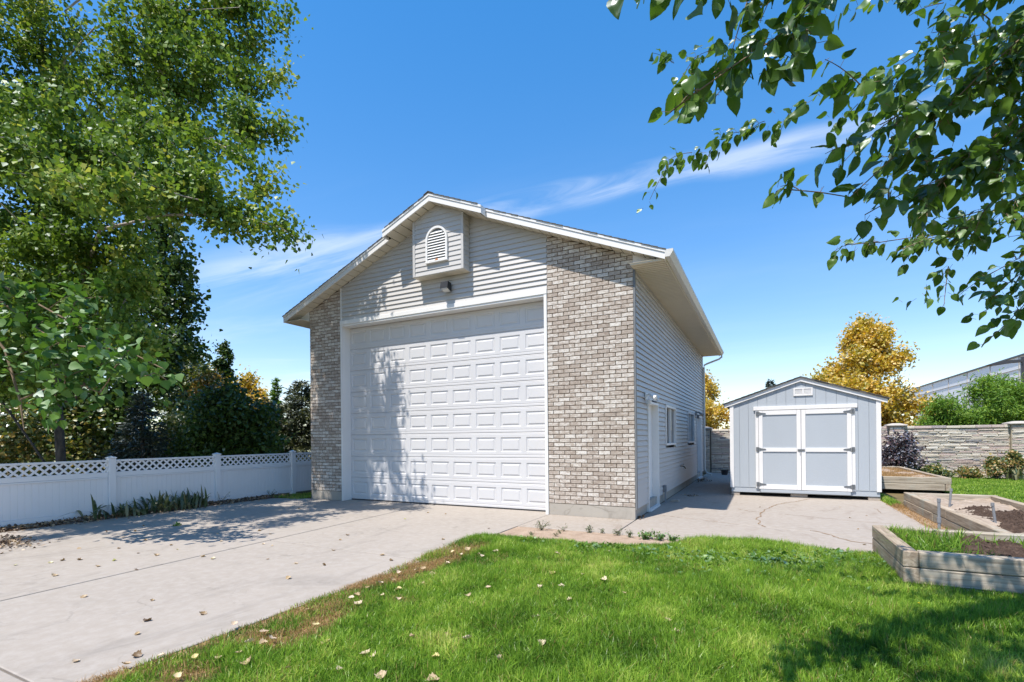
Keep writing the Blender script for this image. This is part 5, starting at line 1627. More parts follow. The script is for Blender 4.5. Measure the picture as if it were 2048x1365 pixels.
def strap_plant(name, label, c, n, L, m, rg, group=None, wid=.016, spread=.10, arch_=.5, cat='plant'):
    t = thing(name, (c[0], c[1], 0), label, cat, group)
    vs = []; fs = []; rn = []
    for k in range(n):
        th = rg.uniform(0, 6.28); d = np.array([math.cos(th), math.sin(th), 0]); s = np.array([-d[1], d[0], 0])
        a = np.array([c[0], c[1], -.01]) + np.array([rg.normal(0, spread), rg.normal(0, spread), 0]); l = L * rg.uniform(.55, 1.1); bend = arch_ * rg.uniform(.1, 1.2)
        o = len(vs); r_ = rg.random()
        for i in range(6):
            u = i / 5; p = a + d * l * (bend * u ** 1.8) + np.array([0, 0, l * (u - .55 * bend * u ** 2.6)])
            w = wid * (1 - u ** 2.5) * (.6 + .8 * min(1, u * 3)) + .0008
            vs += [tuple(p + s * w), tuple(p - s * w)]
        for i in range(5):
            fs.append((o + 2 * i, o + 2 * i + 1, o + 2 * i + 3, o + 2 * i + 2)); rn.append(r_)
    o0 = np.array(W[t.name])
    place('leaves', mesh_np('leaves', np.array(vs) - o0, [np.array(fs)], rnd=rn), m, t, tuple(o0))
    return t


q = at(2032, 950, y=12.3); strap_plant('iris_plant', 'pale spiky iris clump at the right end of the stone wall', (q[0], 12.3), 26, .55, LF['iris'], rg, None, .02, .10, .7)
# irises along the fence
rg = np.random.default_rng(41)
for px, x_, n, L, ar, lab in ((196, -9.55, 9, .58, 1.4, 'sparse arching iris leaves at the left end of the fence bed'), (262, -9.50, 46, .42, 1.2, 'low sprawling iris clump by the left fence post'),
                              (318, -9.50, 40, .56, .8, 'tall iris clump in the middle of the fence bed'), (362, -9.50, 40, .50, .7, 'dense upright iris clump next to the brownish one'),
                              (392, -9.55, 44, .54, .8, 'brownish iris clump at the right end of the fence bed')):
    q = at(px, 1010, x=x_); strap_plant('iris_plant', lab, (x_, q[1]), n, L, LF['iris'], rg, 'irises along the white fence', .021, .13, ar)

# leaf litter and bark chips in the fence bed
rg = np.random.default_rng(42)
n = 5200
yy = rg.uniform(-8.2, .2, n); xx = -9.83 + np.abs(rg.normal(0, .24, n)) ; xx = np.clip(xx, -9.84, -9.0)
P = np.stack([xx, yy, rg.uniform(.0, .035, n)], 1)
tag(leaf_obj('leaf_litter', P, .05 * (rg.random(n) * .9 + .5), T_DIA, LF['litter'], None, rg, 2.2, -.1), 'dark leaf litter and bark chips along the foot of the white fence', 'leaf litter', kind='stuff')
q = at(30, 1086, z=0); n = 420
P = np.stack([q[0] + rg.normal(-.15, .38, n), q[1] + rg.normal(-.1, .16, n), rg.uniform(.004, .03, n)], 1)
tag(leaf_obj('leaf_pile', P, .05 * (rg.random(n) * .9 + .5), T_DIA, LF['litter'], None, rg, 2.2, -.1), 'brown pile of swept leaves on the driveway at the far left', 'leaf pile', kind='stuff')

# ------------------------------------------------------------------ lawn blades
def in_poly(x, y, poly):
    c = np.zeros(len(x), bool); n = len(poly)
    for i in range(n):
        x0, y0 = poly[i]; x1, y1 = poly[(i + 1) % n]
        k = ((y0 > y) != (y1 > y)) & (x < (x1 - x0) * (y - y0) / (y1 - y0 + 1e-12) + x0); c ^= k
    return c


def vnoise(x, y, s, seed):
    r_ = np.random.default_rng(seed); g_ = r_.random((64, 64)); u, v = x * s + 100, y * s + 100
    i, j = np.floor(u).astype(int), np.floor(v).astype(int); fu, fv = u - i, v - j; fu = fu * fu * (3 - 2 * fu); fv = fv * fv * (3 - 2 * fv)
    G_ = lambda a, b: g_[a % 64, b % 64]
    return (G_(i, j) * (1 - fu) + G_(i + 1, j) * fu) * (1 - fv) + (G_(i, j + 1) * (1 - fu) + G_(i + 1, j + 1) * fu) * fv


def blades(name, P, L, wid, rg, m, lean=.45, dry=None, rnd=None, z0=-.012):
    N = len(P); th = rg.uniform(0, 6.283, N); d = np.stack([np.cos(th), np.sin(th)], 1)
    fa = rg.uniform(0, 6.283, N); s = np.stack([np.cos(fa), np.sin(fa)], 1)
    l = L * (rg.random(N) * .7 + .6); be = np.abs(rg.normal(0, lean, N)) + .05
    V = np.zeros((N, 5, 3))
    for k, (u, w) in enumerate(((0, 1), (0, -1), (.55, .8), (.55, -.8), (1, 0))):
        V[:, k, :2] = P + d * (l * be * u ** 1.7)[:, None] + s * (wid * w)
        V[:, k, 2] = z0 + l * (u - .35 * np.minimum(be, 1.4) * u ** 2)
    o = (np.arange(N) * 5)[:, None]
    q = np.concatenate([o, o + 1, o + 3, o + 2], 1); t = np.concatenate([o + 2, o + 3, o + 4], 1)
    r_ = rg.random(N) if rnd is None else rnd; dr = np.zeros(N) if dry is None else dry
    me = mesh_np(name, V.reshape(-1, 3), [q, t], rnd=np.concatenate([r_, r_]), dry=np.concatenate([dr, dr]))
    return place(name, me, m)


rg = np.random.default_rng(51)
# density falls with distance from the path of the viewer
N = 620000
x = rg.uniform(-1.95, 5.6, N); y = rg.uniform(-7.6, -1.15, N)
fw = (x - CAM[0]) * math.sin(YAW) + (y - CAM[1]) * math.cos(YAW); rt = (x - CAM[0]) * math.cos(YAW) - (y - CAM[1]) * math.sin(YAW)
keep = in_poly(x, y, LAWN) & (fw > 2.3) & (np.abs(rt) < fw * 1.12 + .35)
x, y, fw = x[keep], y[keep], fw[keep]
cl = vnoise(x, y, 2.3, 1) * .40 + vnoise(x, y, 8, 2) * .32 + vnoise(x, y, 19, 5) * .28
edge = np.clip(1 - (x + 1.72) / 1.05, 0, 1) * np.clip((-2.6 - y) / .8, 0, 1)           # thatch along the driveway
e2 = np.clip(edge * 1.7 - .50 + (vnoise(x, y, 3.5, 3) - .5) * 1.6, 0, 1) * (edge > 0)
yel = np.clip((vnoise(x, y, 1.7, 12) - .55) * 3, 0, 1) * np.clip((vnoise(x, y, 5.1, 13) - .3) * 2, 0, 1)
thin = np.clip(e2 * .75, 0, .8)
weedy = np.clip(1 - np.hypot((x - 2.75) / .75, (y + 1.9) / .65), 0, 1) * (vnoise(x, y, 6, 4) > .42) * .75
keep = (rg.random(len(x)) > thin) & (rg.random(len(x)) > weedy)
x, y, cl, e2, yel = x[keep], y[keep], cl[keep], e2[keep], yel[keep]
dry = np.clip((rg.random(len(x)) < e2 * .75) * .9 + (rg.random(len(x)) < .035 + .10 * yel) * .8, 0, 1)
LL = .030 + .095 * cl; LL = LL * (1 - .45 * e2) + .03 * (vnoise(x, y, 1.3, 9) > .66)
gr = blades('grass', np.stack([x, y], 1), LL, .0031, rg, LF['grass'], .62, dry, np.clip(cl * .95 + rg.random(len(x)) * .5 - .25 + .22 * yel, 0, 1))
tag(gr, 'bright green front lawn grass with a dry edge along the driveway', 'grass', kind='stuff')
# thatch lying flat along the driveway edge
n = 34000
x = -1.74 + np.abs(rg.normal(0, .30, n)); y = rg.uniform(-7.6, -2.9, n); k = vnoise(x, y, 3.5, 3) > .38; x, y = x[k], y[k]
th_ = blades('thatch', np.stack([x, y], 1), .04 + .0 * x, .0022, rg, LF['grass'], 1.6, np.ones(len(x)))
tag(th_, 'dry tan thatch along the driveway edge of the lawn', 'dry grass', kind='stuff')
# back lawn
n = 80000
x = rg.uniform(6.28, 11.5, n); y = rg.uniform(1.5, 13.0, n)
gb = blades('back_grass', np.stack([x, y], 1), .06 + 0 * x, .006, rg, LF['grass'], .5, None, np.clip(rg.random(n) * .7 + .2, 0, 1))
tag(gb, 'mown back lawn in front of the stone wall', 'grass', kind='stuff')
n = 3200
x = np.concatenate([rg.uniform(4.47, 4.66, n // 2), rg.uniform(4.47, 4.68, n // 2)]); y = np.concatenate([rg.uniform(3.6, 6.8, n // 2), rg.normal(4.6, .5, n // 2)])
gs = blades('grass_tuft', np.stack([x, y], 1), .10 + 0 * x, .004, rg, LF['grass'], .6, (y < 3.9) * 1.0, None)
tag(gs, 'strip of long grass between the shed and the sandy bed', 'grass', kind='stuff')
n = 2600
x = rg.uniform(-9.55, -8.5, n); y = rg.uniform(-.32, .9, n); k = (y > -.28 + .3 * (-x - 8.45) * 0 - .0) & ((x > -9.4) | (y < .6)); x, y = x[k], y[k]
gt = blades('grass_tuft', np.stack([x, y], 1), .08 + 0 * x, .004, rg, LF['grass'], .6, (rg.random(len(x)) < .25) * .8)
tag(gt, 'shaded grass strip between the fence and the left brick pier', 'grass', kind='stuff')
n = 9000
x = rg.uniform(4.83, 6.16, n); y = rg.uniform(7.24, 12.2, n)
sb = blades('straw', np.stack([x, y], 1), .10 + 0 * x, .004, rg, LF['grass'], 1.6, np.ones(n), None, z0=.31)
tag(sb, 'dry golden straw covering the far raised bed', 'straw', kind='stuff')
n = 2500
x = rg.uniform(4.42, 4.72, n); y = rg.uniform(-1.0, 4.2, n)
sb = blades('dry_grass', np.stack([x, y], 1), .05 + 0 * x, .003, rg, LF['grass'], 1.6, np.ones(n), None)
tag(sb, 'dry tan grass along the foot of the sandy bed', 'dry grass', kind='stuff')
# weeds in bed A
n = 2400
x = 3.48 + np.abs(rg.normal(0, .27, n)); y = rg.uniform(-2.68, -1.34, n); x = np.where(rg.random(n) < .05, rg.uniform(3.48, 4.9, n), x)
y = np.where(x > 4.1, np.abs(rg.normal(0, .12, n)) * -1 - 1.36, y)
bw = blades('bed_weeds', np.stack([x, y], 1), .12 + .10 * vnoise(x, y, 6, 31), .0065, rg, LF['grass'], .8, (rg.random(n) < .06) * .8, np.clip(rg.random(n) * .6 + .15, 0, 1), z0=.22)
tag(bw, 'tufts of green grass weeds growing in the nearest raised bed', 'weeds', kind='stuff')
# broad weeds and clover in the lawn
n = 2600
x = np.concatenate([rg.normal(2.75, .5, n // 2), rg.normal(1.9, .5, n // 4), rg.normal(.3, .6, n // 4)]); y = np.concatenate([rg.normal(-2.0, .35, n // 2), rg.normal(-2.7, .4, n // 4), rg.normal(-2.5, .15, n // 4)])
k = in_poly(x, y, LAWN); P = np.stack([x[k], y[k], rg.uniform(.01, .05, k.sum())], 1)
tag(leaf_obj('clover', P, .045 * (rg.random(len(P)) * .8 + .6), T_DELTA, LF['clover'], None, rg, 1.8, .1), 'patches of broad-leaved weeds in the lawn near the raised bed', 'weeds', kind='stuff')

# ------------------------------------------------------------------ weeds by the dirt patch
def weed(c, h, n, label, rg, m='weed'):
    t = thing('weed', (c[0], c[1], 0), label, 'weed', 'weeds along the walkway edge')
    mb = MB(); tips = []
    for k in range(max(4, n // 16)):
        th = rg.uniform(0, 6.28); d = np.array([math.cos(th), math.sin(th), 0]) * h * rg.uniform(.2, .9)
        a = np.array([c[0], c[1], -.01]); q = a + d + (0, 0, h * rg.uniform(.5, 1.0)); pts = bez(a, a + d * .35 + (0, 0, h * .5), q, 6)
        mb.tube(pts, .0025, 4, cap=False); tips += list(pts[1:])
    mb.build('stems', MT['twig'], t, origin=W[t.name])
    tips = np.array(tips); k = rg.integers(0, len(tips), n); P = tips[k] + rg.normal(0, .012, (n, 3)); P[:, 2] = np.maximum(P[:, 2], .004)
    leaf_obj('leaves', P, .035 * (rg.random(n) * .8 + .5), T_FERN if m == 'weed' else T_DIA, LF[m], t, rg, .8, .1)


rg = np.random.default_rng(61)
for px, py, h, n, lab, m in ((1083, 1060, .17, 160, 'bushy grey-green weed at the left corner of the walkway', 'weed'), (1127, 1062, .12, 40, 'thin wispy weed at the walkway edge', 'weed'),
                          (1063, 1070, .07, 40, 'tiny weed on the left of the dirt patch', 'weed'), (1112, 1072, .06, 40, 'small weed in the middle of the dirt patch', 'weed'), (1120, 1066, .05, 30, 'seedling beside the thin weed on the dirt', 'weed'),
                          (1178, 1065, .11, 120, 'low yellowing weed on the walkway edge below the brick pier', 'weed'), (1235, 1070, .12, 110, 'straggly weed near the walkway joint', 'weed'), (1258, 1074, .12, 120, 'leafy weed right of the walkway joint', 'weed'),
                          (1292, 1078, .13, 200, 'bright green weed at the right end of the dirt patch', 'clover'), (1318, 1080, .12, 160, 'green weed mixed with dry leaves by the lawn edge', 'clover'), (1345, 1082, .10, 120, 'low green weed merging into the lawn', 'clover'), (1205, 1066, .07, 60, 'small pale weed on the walkway edge', 'weed')):
    q = at(px, py, z=0); weed(q, h, n, lab, rg, m)
q = at(355, 1052, z=0); weed(q, .05, 120, 'small moss-like tuft growing in the driveway under the tree shadow', rg, 'clover')
q = at(441, 1004, x=-9.78); weed(q, .28, 60, 'spindly weed in front of the middle fence post', rg)
q = at(540, 996, x=-9.7); weed(q, .2, 120, 'dark weed at the far end of the fence bed', rg)

# ------------------------------------------------------------------ fallen leaves, one by one
def curled_leaf(k):
    r_ = np.random.default_rng(100 + k)
    n = 9; L = 1.0; vs = []; fs = []
    cu, cv, tw = r_.uniform(.5, 1.8), r_.uniform(.4, 1.6), r_.uniform(-1.2, 1.2)
    for i in range(n):
        u = i / (n - 1); w = .46 * (math.sin(math.pi * min(1, u * .92 + .10)) ** .8) * (1 + .16 * (-1) ** i + r_.uniform(-.12, .12)) + .005
        for s in (-1, -.5, 0, .5, 1):
            vs.append((u * L - .5, s * w, cu * .5 * (u - .5) ** 2 + cv * .55 * (s * w) ** 2 * 2 + tw * .3 * s * w * (u - .5) + .05 * abs(s) * w))
    for i in range(n - 1):
        for j in range(4):
            a = i * 5 + j; fs.append((a, a + 1, a + 6, a + 5))
    o = len(vs); vs += [(-.5, -.012, vs[2][2]), (-.5, .012, vs[2][2]), (-.95, .03, vs[2][2] + .04)]; fs.append((o, o + 1, o + 2))
    V = np.array(vs); V[:, 2] -= V[:, 2].min()
    return mesh_np('fallen_leaf', V, [np.array(f).reshape(-1, len(f)) for f in [[x for x in fs if len(x) == 4]]] if False else [np.array([f for f in fs if len(f) == 4]), np.array([f for f in fs if len(f) == 3])], smooth_=True)


LEAVES = [curled_leaf(k) for k in range(6)]
PALE = [m_.copy() for m_ in LEAVES]
DL = [(975, 372), (1008, 397), (785, 418), (888, 431), (650, 460), (558, 493), (450, 456), (355, 460), (287, 472), (88, 486), (307, 547), (776, 513), (1157, 437), (1210, 450), (1238, 306), (1478, 290), (1428, 322), (1536, 309), (1258, 350), (1500, 366), (1548, 376),
      (1975, 315), (1935, 342), (1895, 402), (1523, 452), (1685, 477), (1845, 486), (1640, 562), (476, 667), (866, 686), (1150, 764), (840, 801), (781, 879), (781, 1005), (433, 1034), (830, 345), (676, 391), (700, 327), (605, 295), (768, 293), (818, 262), (10, 420), (60, 405), (1700, 165), (515, 238), (485, 242)]
DL = [(a / 2.844, 960 + b / 2.844) for a, b in DL]
DL += [(700 + a / 2.926, 1000 + b / 2.926) for a, b in ((255, 52), (458, 76), (322, 113), (560, 84), (547, 233), (240, 355), (188, 325), (812, 168), (640, 28), (410, 12), (947, 48))]
GL = [(686, 290), (850, 303), (752, 320), (774, 330), (565, 375), (480, 436), (285, 428), (387, 412), (717, 449), (523, 482), (422, 491), (175, 487), (106, 515), (280, 525), (690, 566), (290, 582), (715, 607), (806, 516), (1114, 511), (1235, 508), (1187, 432), (1363, 437), (1482, 467), (1282, 587), (893, 600),
      (1085, 692), (1860, 703), (1905, 776), (365, 800), (682, 815), (1126, 845), (500, 918), (875, 937), (85, 900), (138, 915), (185, 1030), (490, 1055), (575, 790), (1607, 547), (1505, 303), (1213, 313), (600, 305), (650, 320), (560, 340), (430, 405), (255, 470), (40, 560), (190, 560), (45, 610)]
GL = [(700 + a / 2.926, 1000 + b / 2.926) for a, b in GL]
GL += [(a / 2.844, 960 + b / 2.844) for a, b in ((1505, 865), (1415, 928), (1500, 930), (1550, 910), (1800, 828), (1850, 932), (1355, 985), (1410, 1040), (1110, 1005), (1245, 1015), (915, 1000), (875, 1035), (720, 1050), (1010, 1120), (1335, 820), (1635, 1070), (1925, 1080), (2000, 670), (1765, 740))]
WL = [(1700, 1036), (1733, 1032), (1729, 1090), (1520, 943 + 72), (1716, 1059), (1680, 1015), (1340, 1077)]
rg = np.random.default_rng(71)
for lst, z0, sz, lab, grp in ((DL, .002, .050, 'small curled dry leaf lying on the concrete driveway', 'fallen leaves on the driveway'), (GL, .040, .058, 'pale dry leaf lying on the lawn grass', 'fallen leaves on the lawn'), (WL, .002, .04, 'small dry leaf on the concrete by the shed', 'fallen leaves by the shed')):
    for a, b in lst:
        q = at(a, b, z=z0)
        s = sz * rg.uniform(.75, 1.4)
        o = place('fallen_leaf', (PALE if z0 > .01 else LEAVES)[rg.integers(6)], LF['fallen_pale' if z0 > .01 else 'fallen'], None, tuple(q), (rg.normal(0, .22), rg.normal(0, .22), rg.uniform(0, 6.28)), s)
        tag(o, lab, 'leaf', grp)
for a, b, lab in ((1616, 1160, 'yellow dandelion flower in the weedy lawn patch'), (1837, 1206, 'yellow dandelion flower just below the nearest raised bed')):
    q = at(a, b, z=.06); t = thing('dandelion', (q[0], q[1], 0), lab, 'flower', 'dandelions in the lawn')
    MB().tube([(q[0], q[1], 0), (q[0] + .004, q[1], .055)], .002, 5).build('stem', MT['twig'], t)
    fl = MB()
    for k in range(14):
        th = k * 2.4; r_ = .016 * (.5 + .5 * (k / 14)); d = np.array([math.cos(th), math.sin(th), 0])
        c = np.array([q[0] + .004, q[1], .055]); s = np.array([-d[1], d[0], 0]) * .005
        fl.add([c, c + d * r_ * .6 + s + (0, 0, .006), c + d * r_ + (0, 0, .005), c + d * r_ * .6 - s + (0, 0, .006)], [(0, 1, 2, 3)])
    fl.build('petals', MT['yellow'], t)
# scrap in the vent, things by the back corner
o = MB().add([(vx - .03, vy - .048, vz0), (vx + .01, vy - .052, vz0 + .002), (vx + .05, vy - .046, vz0 + .01), (vx + .03, vy - .030, vz0 + .045), (vx - .02, vy - .034, vz0 + .035), (vx, vy - .02, vz0 + .005)],
             [(0, 1, 4), (1, 2, 3), (1, 3, 4), (3, 5, 4), (2, 5, 3), (0, 4, 5), (0, 5, 2, 1)]).build('dead_leaf', MT['nest'])
tag(o, 'rust coloured scrap of dead leaf caught on the arched vent sill', 'leaf')
q = at(1449, 938, y=11.8)
pt = MB(); n = 14
prof = [(.10, 0), (.13, .16), (.15, .17), (.15, .19), (.13, .19), (.11, .03)]
vs = [(q[0] + r_ * math.cos(6.2832 * k / n), 11.8 + r_ * math.sin(6.2832 * k / n), z_) for r_, z_ in prof for k in range(n)]
fs = [(i * n + k, i * n + (k + 1) % n, (i + 1) * n + (k + 1) % n, (i + 1) * n + k) for i in range(len(prof) - 1) for k in range(n)] + [tuple(range(n)), tuple((len(prof) - 1) * n + k for k in range(n))]
tag(pt.add(vs, fs).build('plant_pot', MT['pot'], None, smooth_=False), 'black plant pot by the stone wall behind the shed', 'pot')
rg = np.random.default_rng(73)
q = at(1400, 962, z=0); n = 160
P = np.stack([q[0] + rg.normal(0.0, .16, n), q[1] + rg.normal(0, .45, n), rg.uniform(.003, .03, n)], 1); P = P[P[:, 0] > .08]
tag(leaf_obj('leaf_pile', P, .06 * (rg.random(len(P)) * .8 + .5), T_DIA, LF['litter'], None, rg, 2.2, -.1), 'dark wet leaves beside the far side door', 'leaf pile', kind='stuff')
q = at(1382, 992, z=0); n = 60
P = np.stack([q[0] + rg.normal(0.0, .10, n), q[1] + rg.normal(0, .10, n), rg.uniform(.003, .012, n)], 1)
tag(leaf_obj('leaf_pile', P, .05 * (rg.random(n) * .8 + .5), T_DIA, LF['litter'], None, rg, 2.2, -.1), 'small dark leaf scrap in the garage shadow on the walkway', 'leaf pile', kind='stuff')
q = at(1276, 1036, z=0); n = 46
P = np.stack([q[0] + rg.normal(0.02, .07, n), q[1] + rg.normal(-.02, .06, n), rg.uniform(.003, .025, n)], 1)
tag(leaf_obj('leaf_pile', P, .05 * (rg.random(n) * .8 + .5), T_DIA, LF['straw'], None, rg, 2.0, -.1) if 'straw' in LF else leaf_obj('leaf_pile', P, .05 * (rg.random(n) * .8 + .5), T_DIA, LF['litter'], None, rg, 2.0, -.1), 'few dry tan leaves at the foot of the right brick corner', 'leaf pile', kind='stuff')
MB().cbox(.16, .34, 2.78, 2.90, 0.001, .06, .006).build('splash_stone', MT['block'])
tag(bpy.data.objects['splash_stone'], 'small grey stone by the outlet box on the side walkway', 'stone')

# ------------------------------------------------------------------ mulberry overhanging at the right
rg = np.random.default_rng(81)
mbase = np.array([4.75, -5.15, 0.0])
mul = thing('mulberry_tree', tuple(mbase), 'mulberry branches with large glossy leaves hanging in from the upper right', 'tree')


def mul_leaf(k):
    r_ = np.random.default_rng(300 + k); n = 13; vs = []; fs = []
    fold, curl, side = r_.uniform(.10, .45), r_.uniform(.1, .75), r_.uniform(-.25, .25)
    for i in range(n):
        u = i / (n - 1)
        w = .385 * math.sin(math.pi * min(1.0, .10 + .90 * u ** .72)) ** .85 if u < .98 else .004
        w *= 1 + .025 * (-1) ** i
        x = u; zc = -curl * .42 * u ** 2
        for s in (-1, -.55, 0, .55, 1):
            vs.append((x - .05 * abs(s) * (1 - u), s * w + side * u * u * .5, zc + fold * abs(s) * w + .03 * math.sin(9 * u + 2 * s + k)))
    for i in range(n - 1):
        for j in range(4):
            a = i * 5 + j; fs.append((a, a + 1, a + 6, a + 5))
    return np.array(vs), np.array(fs)


MLV = [mul_leaf(k) for k in range(7)]
MLM = []
for V, Fq in MLV:
    me = mesh_np('leaf', V, [Fq], smooth_=True); MLM.append(me)
sk = Skel()
tr = sk.line([mbase, mbase + (-.05, 0, 1.2), mbase + (-.1, .05, 2.1)])
BR = [  # (px, py, depth) polylines, drawn towards the tip
    [(2500, -500, 2.9), (2150, -330, 2.7), (1800, -150, 2.5), (1640, -10, 2.35), (1560, 70, 2.25), (1470, 130, 2.15), (1400, 180, 2.1), (1340, 225, 2.1)],
    [(1800, -150, 2.5), (1640, -90, 2.3), (1480, -40, 2.15), (1390, 30, 2.1)],
    [(1640, -10, 2.35), (1590, 60, 2.3), (1560, 130, 2.25), (1530, 150, 2.2)],
    [(1640, -90, 2.3), (1400, -90, 2.0), (1270, -50, 1.95), (1225, -10, 1.95)],
    [(2500, -300, 3.1), (2250, -130, 3.0), (2060, 60, 2.85), (1950, 160, 2.75), (1860, 250, 2.7), (1770, 330, 2.65), (1700, 395, 2.65), (1640, 385, 2.65), (1560, 378, 2.65)],
    [(1950, 160, 2.75), (1860, 160, 2.7), (1760, 165, 2.65), (1680, 175, 2.6), (1625, 200, 2.6)],
    [(1860, 250, 2.7), (1780, 260, 2.65), (1720, 290, 2.6), (1680, 320, 2.6)],
    [(2060, 60, 2.85), (1980, 40, 2.75), (1900, 90, 2.7), (1840, 125, 2.65)],
    [(2250, -130, 3.0), (2060, -80, 2.7), (1960, -20, 2.6), (1900, 10, 2.55)],
    [(2300, 30, 3.2), (2100, 180, 3.0), (1980, 280, 2.9), (1880, 360, 2.8), (1800, 390, 2.8), (1730, 430, 2.75)],
    [(1980, 280, 2.9), (1920, 330, 2.85), (1850, 400, 2.8), (1830, 410, 2.8)],
    [(2350, 180, 3.9), (2150, 330, 3.8), (1990, 420, 3.7), (1860, 470, 3.6), (1760, 485, 3.55), (1690, 490, 3.5)],
    [(1990, 420, 3.7), (1930, 500, 3.6), (1880, 550, 3.55), (1840, 590, 3.5), (1805, 605, 3.5)],
    [(2350, 330, 3.9), (2150, 440, 3.8), (2050, 510, 3.7), (1960, 560, 3.6)],
    [(2200, 420, 3.7), (2090, 560, 3.5), (2040, 620, 3.4), (2000, 660, 3.4), (1965, 690, 3.4)],
    [(2150, 330, 3.8), (2080, 360, 3.75), (2000, 350, 3.7), (1950, 370, 3.7)],
    [(2400, -100, 3.2), (2200, 60, 3.1), (2080, 200, 3.0), (2020, 300, 2.95), (1985, 370, 2.9)],
    [(2200, 60, 3.1), (2100, 20, 2.9), (2030, 120, 2.8), (1990, 200, 2.75)],
    [(2350, 250, 3.9), (2160, 350, 3.75), (2040, 440, 3.6), (1940, 455, 3.5), (1850, 480, 3.45), (1800, 500, 3.45)],
    [(2300, 330, 3.7), (2120, 460, 3.5), (2050, 540, 3.4), (2000, 580, 3.35), (1960, 600, 3.3)],
    [(2300, 150, 3.5), (2120, 270, 3.3), (2040, 340, 3.2), (1970, 420, 3.1), (1900, 440, 3.1)],
    [(2300, 100, 3.3), (2130, 230, 3.1), (2050, 260, 3.0), (1960, 330, 2.9), (1880, 310, 2.85), (1810, 350, 2.8)],
    [(2250, -60, 3.0), (2080, 110, 2.9), (1990, 130, 2.8), (1910, 210, 2.75), (1820, 220, 2.7), (1760, 250, 2.65)],
]
# more limbs above and beside the frame: they shade the lawn
for k in range(16):
    e = np.array([rg.uniform(1.2, 4.6), rg.uniform(-8.0, -4.3), rg.uniform(3.5, 5.2)])
    BR.append([tuple(mbase + (-.1, .05, 2.3)), tuple((mbase + e) / 2 + np.array([0, 0, 2.1])), tuple(e)])
made = []
lp_, ld_ = [], []; shoots = []
for b in BR:
    P = [at(*q[:2], d=q[2]) if q[2] < 20 and abs(q[0]) > 20 else np.array(q) for q in b]
    c = sk.near(P[0]) if len(sk.P) else -1
    A = np.array(sk.P); i = int(np.argmin(np.linalg.norm(A - P[0], axis=1)))
    ch = sk.line([sk.P[i]] + P, i, step=.09)
    pts = [sk.P[j] for j in ch][max(1, int(len(ch) * .30)):]
    for j in range(len(pts) - 1):
        u = j / max(1, len(pts) - 1)
        for rep in range(3 if u > .2 else 2):
            if rg.random() < .92:
                lp_.append(pts[j] + rg.normal(0, .02, 3)); ld_.append(unit(pts[j + 1] - pts[j]))
    lp_.append(pts[-1]); ld_.append(unit(pts[-1] - pts[-2]))
    # side shoots
    for j in range(1, len(pts) - 1, 2):
        if rg.random() < .85:
            d0 = unit(pts[j + 1] - pts[j]); sd = unit(rg.normal(size=3) + np.array([0, 0, .1])); sd = unit(sd - d0 * (sd @ d0) + d0 * .9)
            e = pts[j] + sd * rg.uniform(.10, .30) + np.array([0, 0, -.04])
            pp = bez(pts[j], (pts[j] + e) / 2 + (0, 0, .03), e, 6)
            shoots.append(pp)
            for q in pp[1:]:
                lp_.append(q + rg.normal(0, .015, 3)); ld_.append(sd)
                if rg.random() < .6: lp_.append(q + rg.normal(0, .03, 3)); ld_.append(sd)
rad = sk.radii(.0030, 2.2, .13)
for ci, ch in enumerate(sk.chains):
    rs_ = [rad[i] for i in ch]
    if ci: rs_[0] = rs_[1]
    MB().tube([sk.P[i] for i in ch], rs_, 8 if ci == 0 else 6).build('trunk' if ci == 0 else 'branch', MT['twig'], mul, smooth_=True)
sm_ = MB()
for pp in shoots: sm_.tube(pp, np.linspace(.0035, .0018, len(pp)), 4, cap=False)
tag(sm_.build('twigs', MT['twig'], mul, origin=tuple(mbase)), kind='stuff')
lp_ = np.array(lp_); ld_ = np.array(ld_)
N = len(lp_)
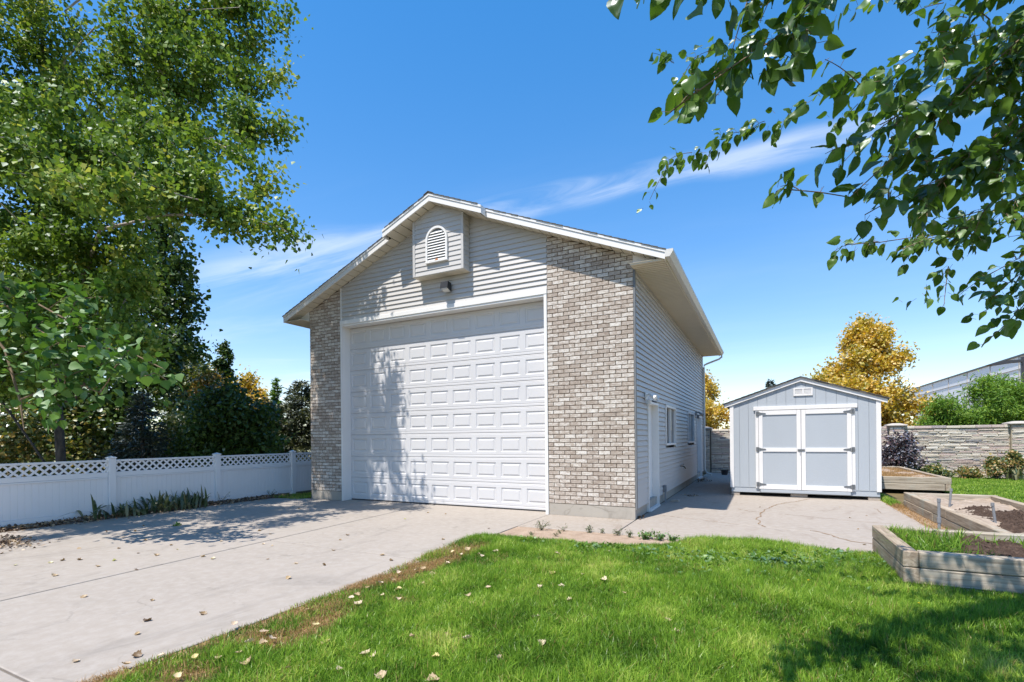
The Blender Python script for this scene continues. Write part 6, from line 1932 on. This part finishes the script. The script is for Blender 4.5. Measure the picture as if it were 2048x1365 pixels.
# leaf frames: stalk leaves the twig sideways, blade hangs down
sd = unit(rg.normal(size=(N, 3))); sd = unit(sd - ld_ * (sd * ld_).sum(1, keepdims=True))
ax = unit(ld_ * .45 + sd * .75 + np.array([0, 0, -.75])); nr = rg.normal(size=(N, 3)) * .75 + np.array([0, 0, .9]); nr = unit(nr - ax * (nr * ax).sum(1, keepdims=True)); bt = np.cross(nr, ax)
st0 = lp_ + unit(sd * .8 + ld_ * .3 + np.array([0, 0, -.2])) * .035
size = rg.uniform(.062, .118, N)
size *= np.where(np.linalg.norm(st0[:, :2] - CAM[:2], axis=1) > 4.2, .80, 1.0)
# which show largest in the picture
v = st0 - CAM; fwd = v[:, 0] * math.sin(YAW) + v[:, 1] * math.cos(YAW); rgt = v[:, 0] * math.cos(YAW) - v[:, 1] * math.sin(YAW)
px = 1024 + F * rgt / np.maximum(fwd, .1); py = HY - F * v[:, 2] / np.maximum(fwd, .1)
keepm = ~((fwd > .15) & (fwd < 1.45) & (px > -300) & (px < 2300) & (py > -400))      # nothing hangs in front of the viewer's eye
inv_ = (fwd > .3) & (px > 1100) & (px < 2090) & (py > -60) & (py < 760) & keepm
order = np.argsort(-(size / np.maximum(fwd, .3)) * inv_)
big = set(order[:300][inv_[order[:300]]].tolist())
mesh_v, mesh_f, mesh_r = [], [], []; off = 0
petiole = MB()
for i in range(N):
    if not keepm[i]: continue
    petiole.tube([lp_[i], st0[i]], .0012, 3, cap=False)
    k = int(rg.integers(7))
    Rm = np.stack([ax[i], bt[i], nr[i]], 1)
    if i in big:
        o = bpy.data.objects.new('leaf', MLM[k])
        if not MLM[k].materials: MLM[k].materials.append(LF['mulberry'])
        col.objects.link(o); o.parent = mul
        M4 = Matrix.Identity(4)
        for a in range(3):
            for c in range(3): M4[a][c] = Rm[a, c] * size[i]
        for a in range(3): M4[a][3] = st0[i][a] - mbase[a]
        o.matrix_local = M4
    else:
        V, Fq = MLV[k]
        mesh_v.append((V @ Rm.T) * size[i] + st0[i] - mbase); mesh_f.append(Fq + off); off += len(V); mesh_r += [rg.random()] * len(Fq)
petiole.build('petioles', MT['twig'], mul, origin=tuple(mbase))
if mesh_v:
    tag(place('foliage', mesh_np('foliage', np.concatenate(mesh_v), [np.concatenate(mesh_f)], rnd=mesh_r, smooth_=True), LF['mulberry2'], mul, tuple(mbase)), kind='stuff')
bpy.context.view_layer.update()
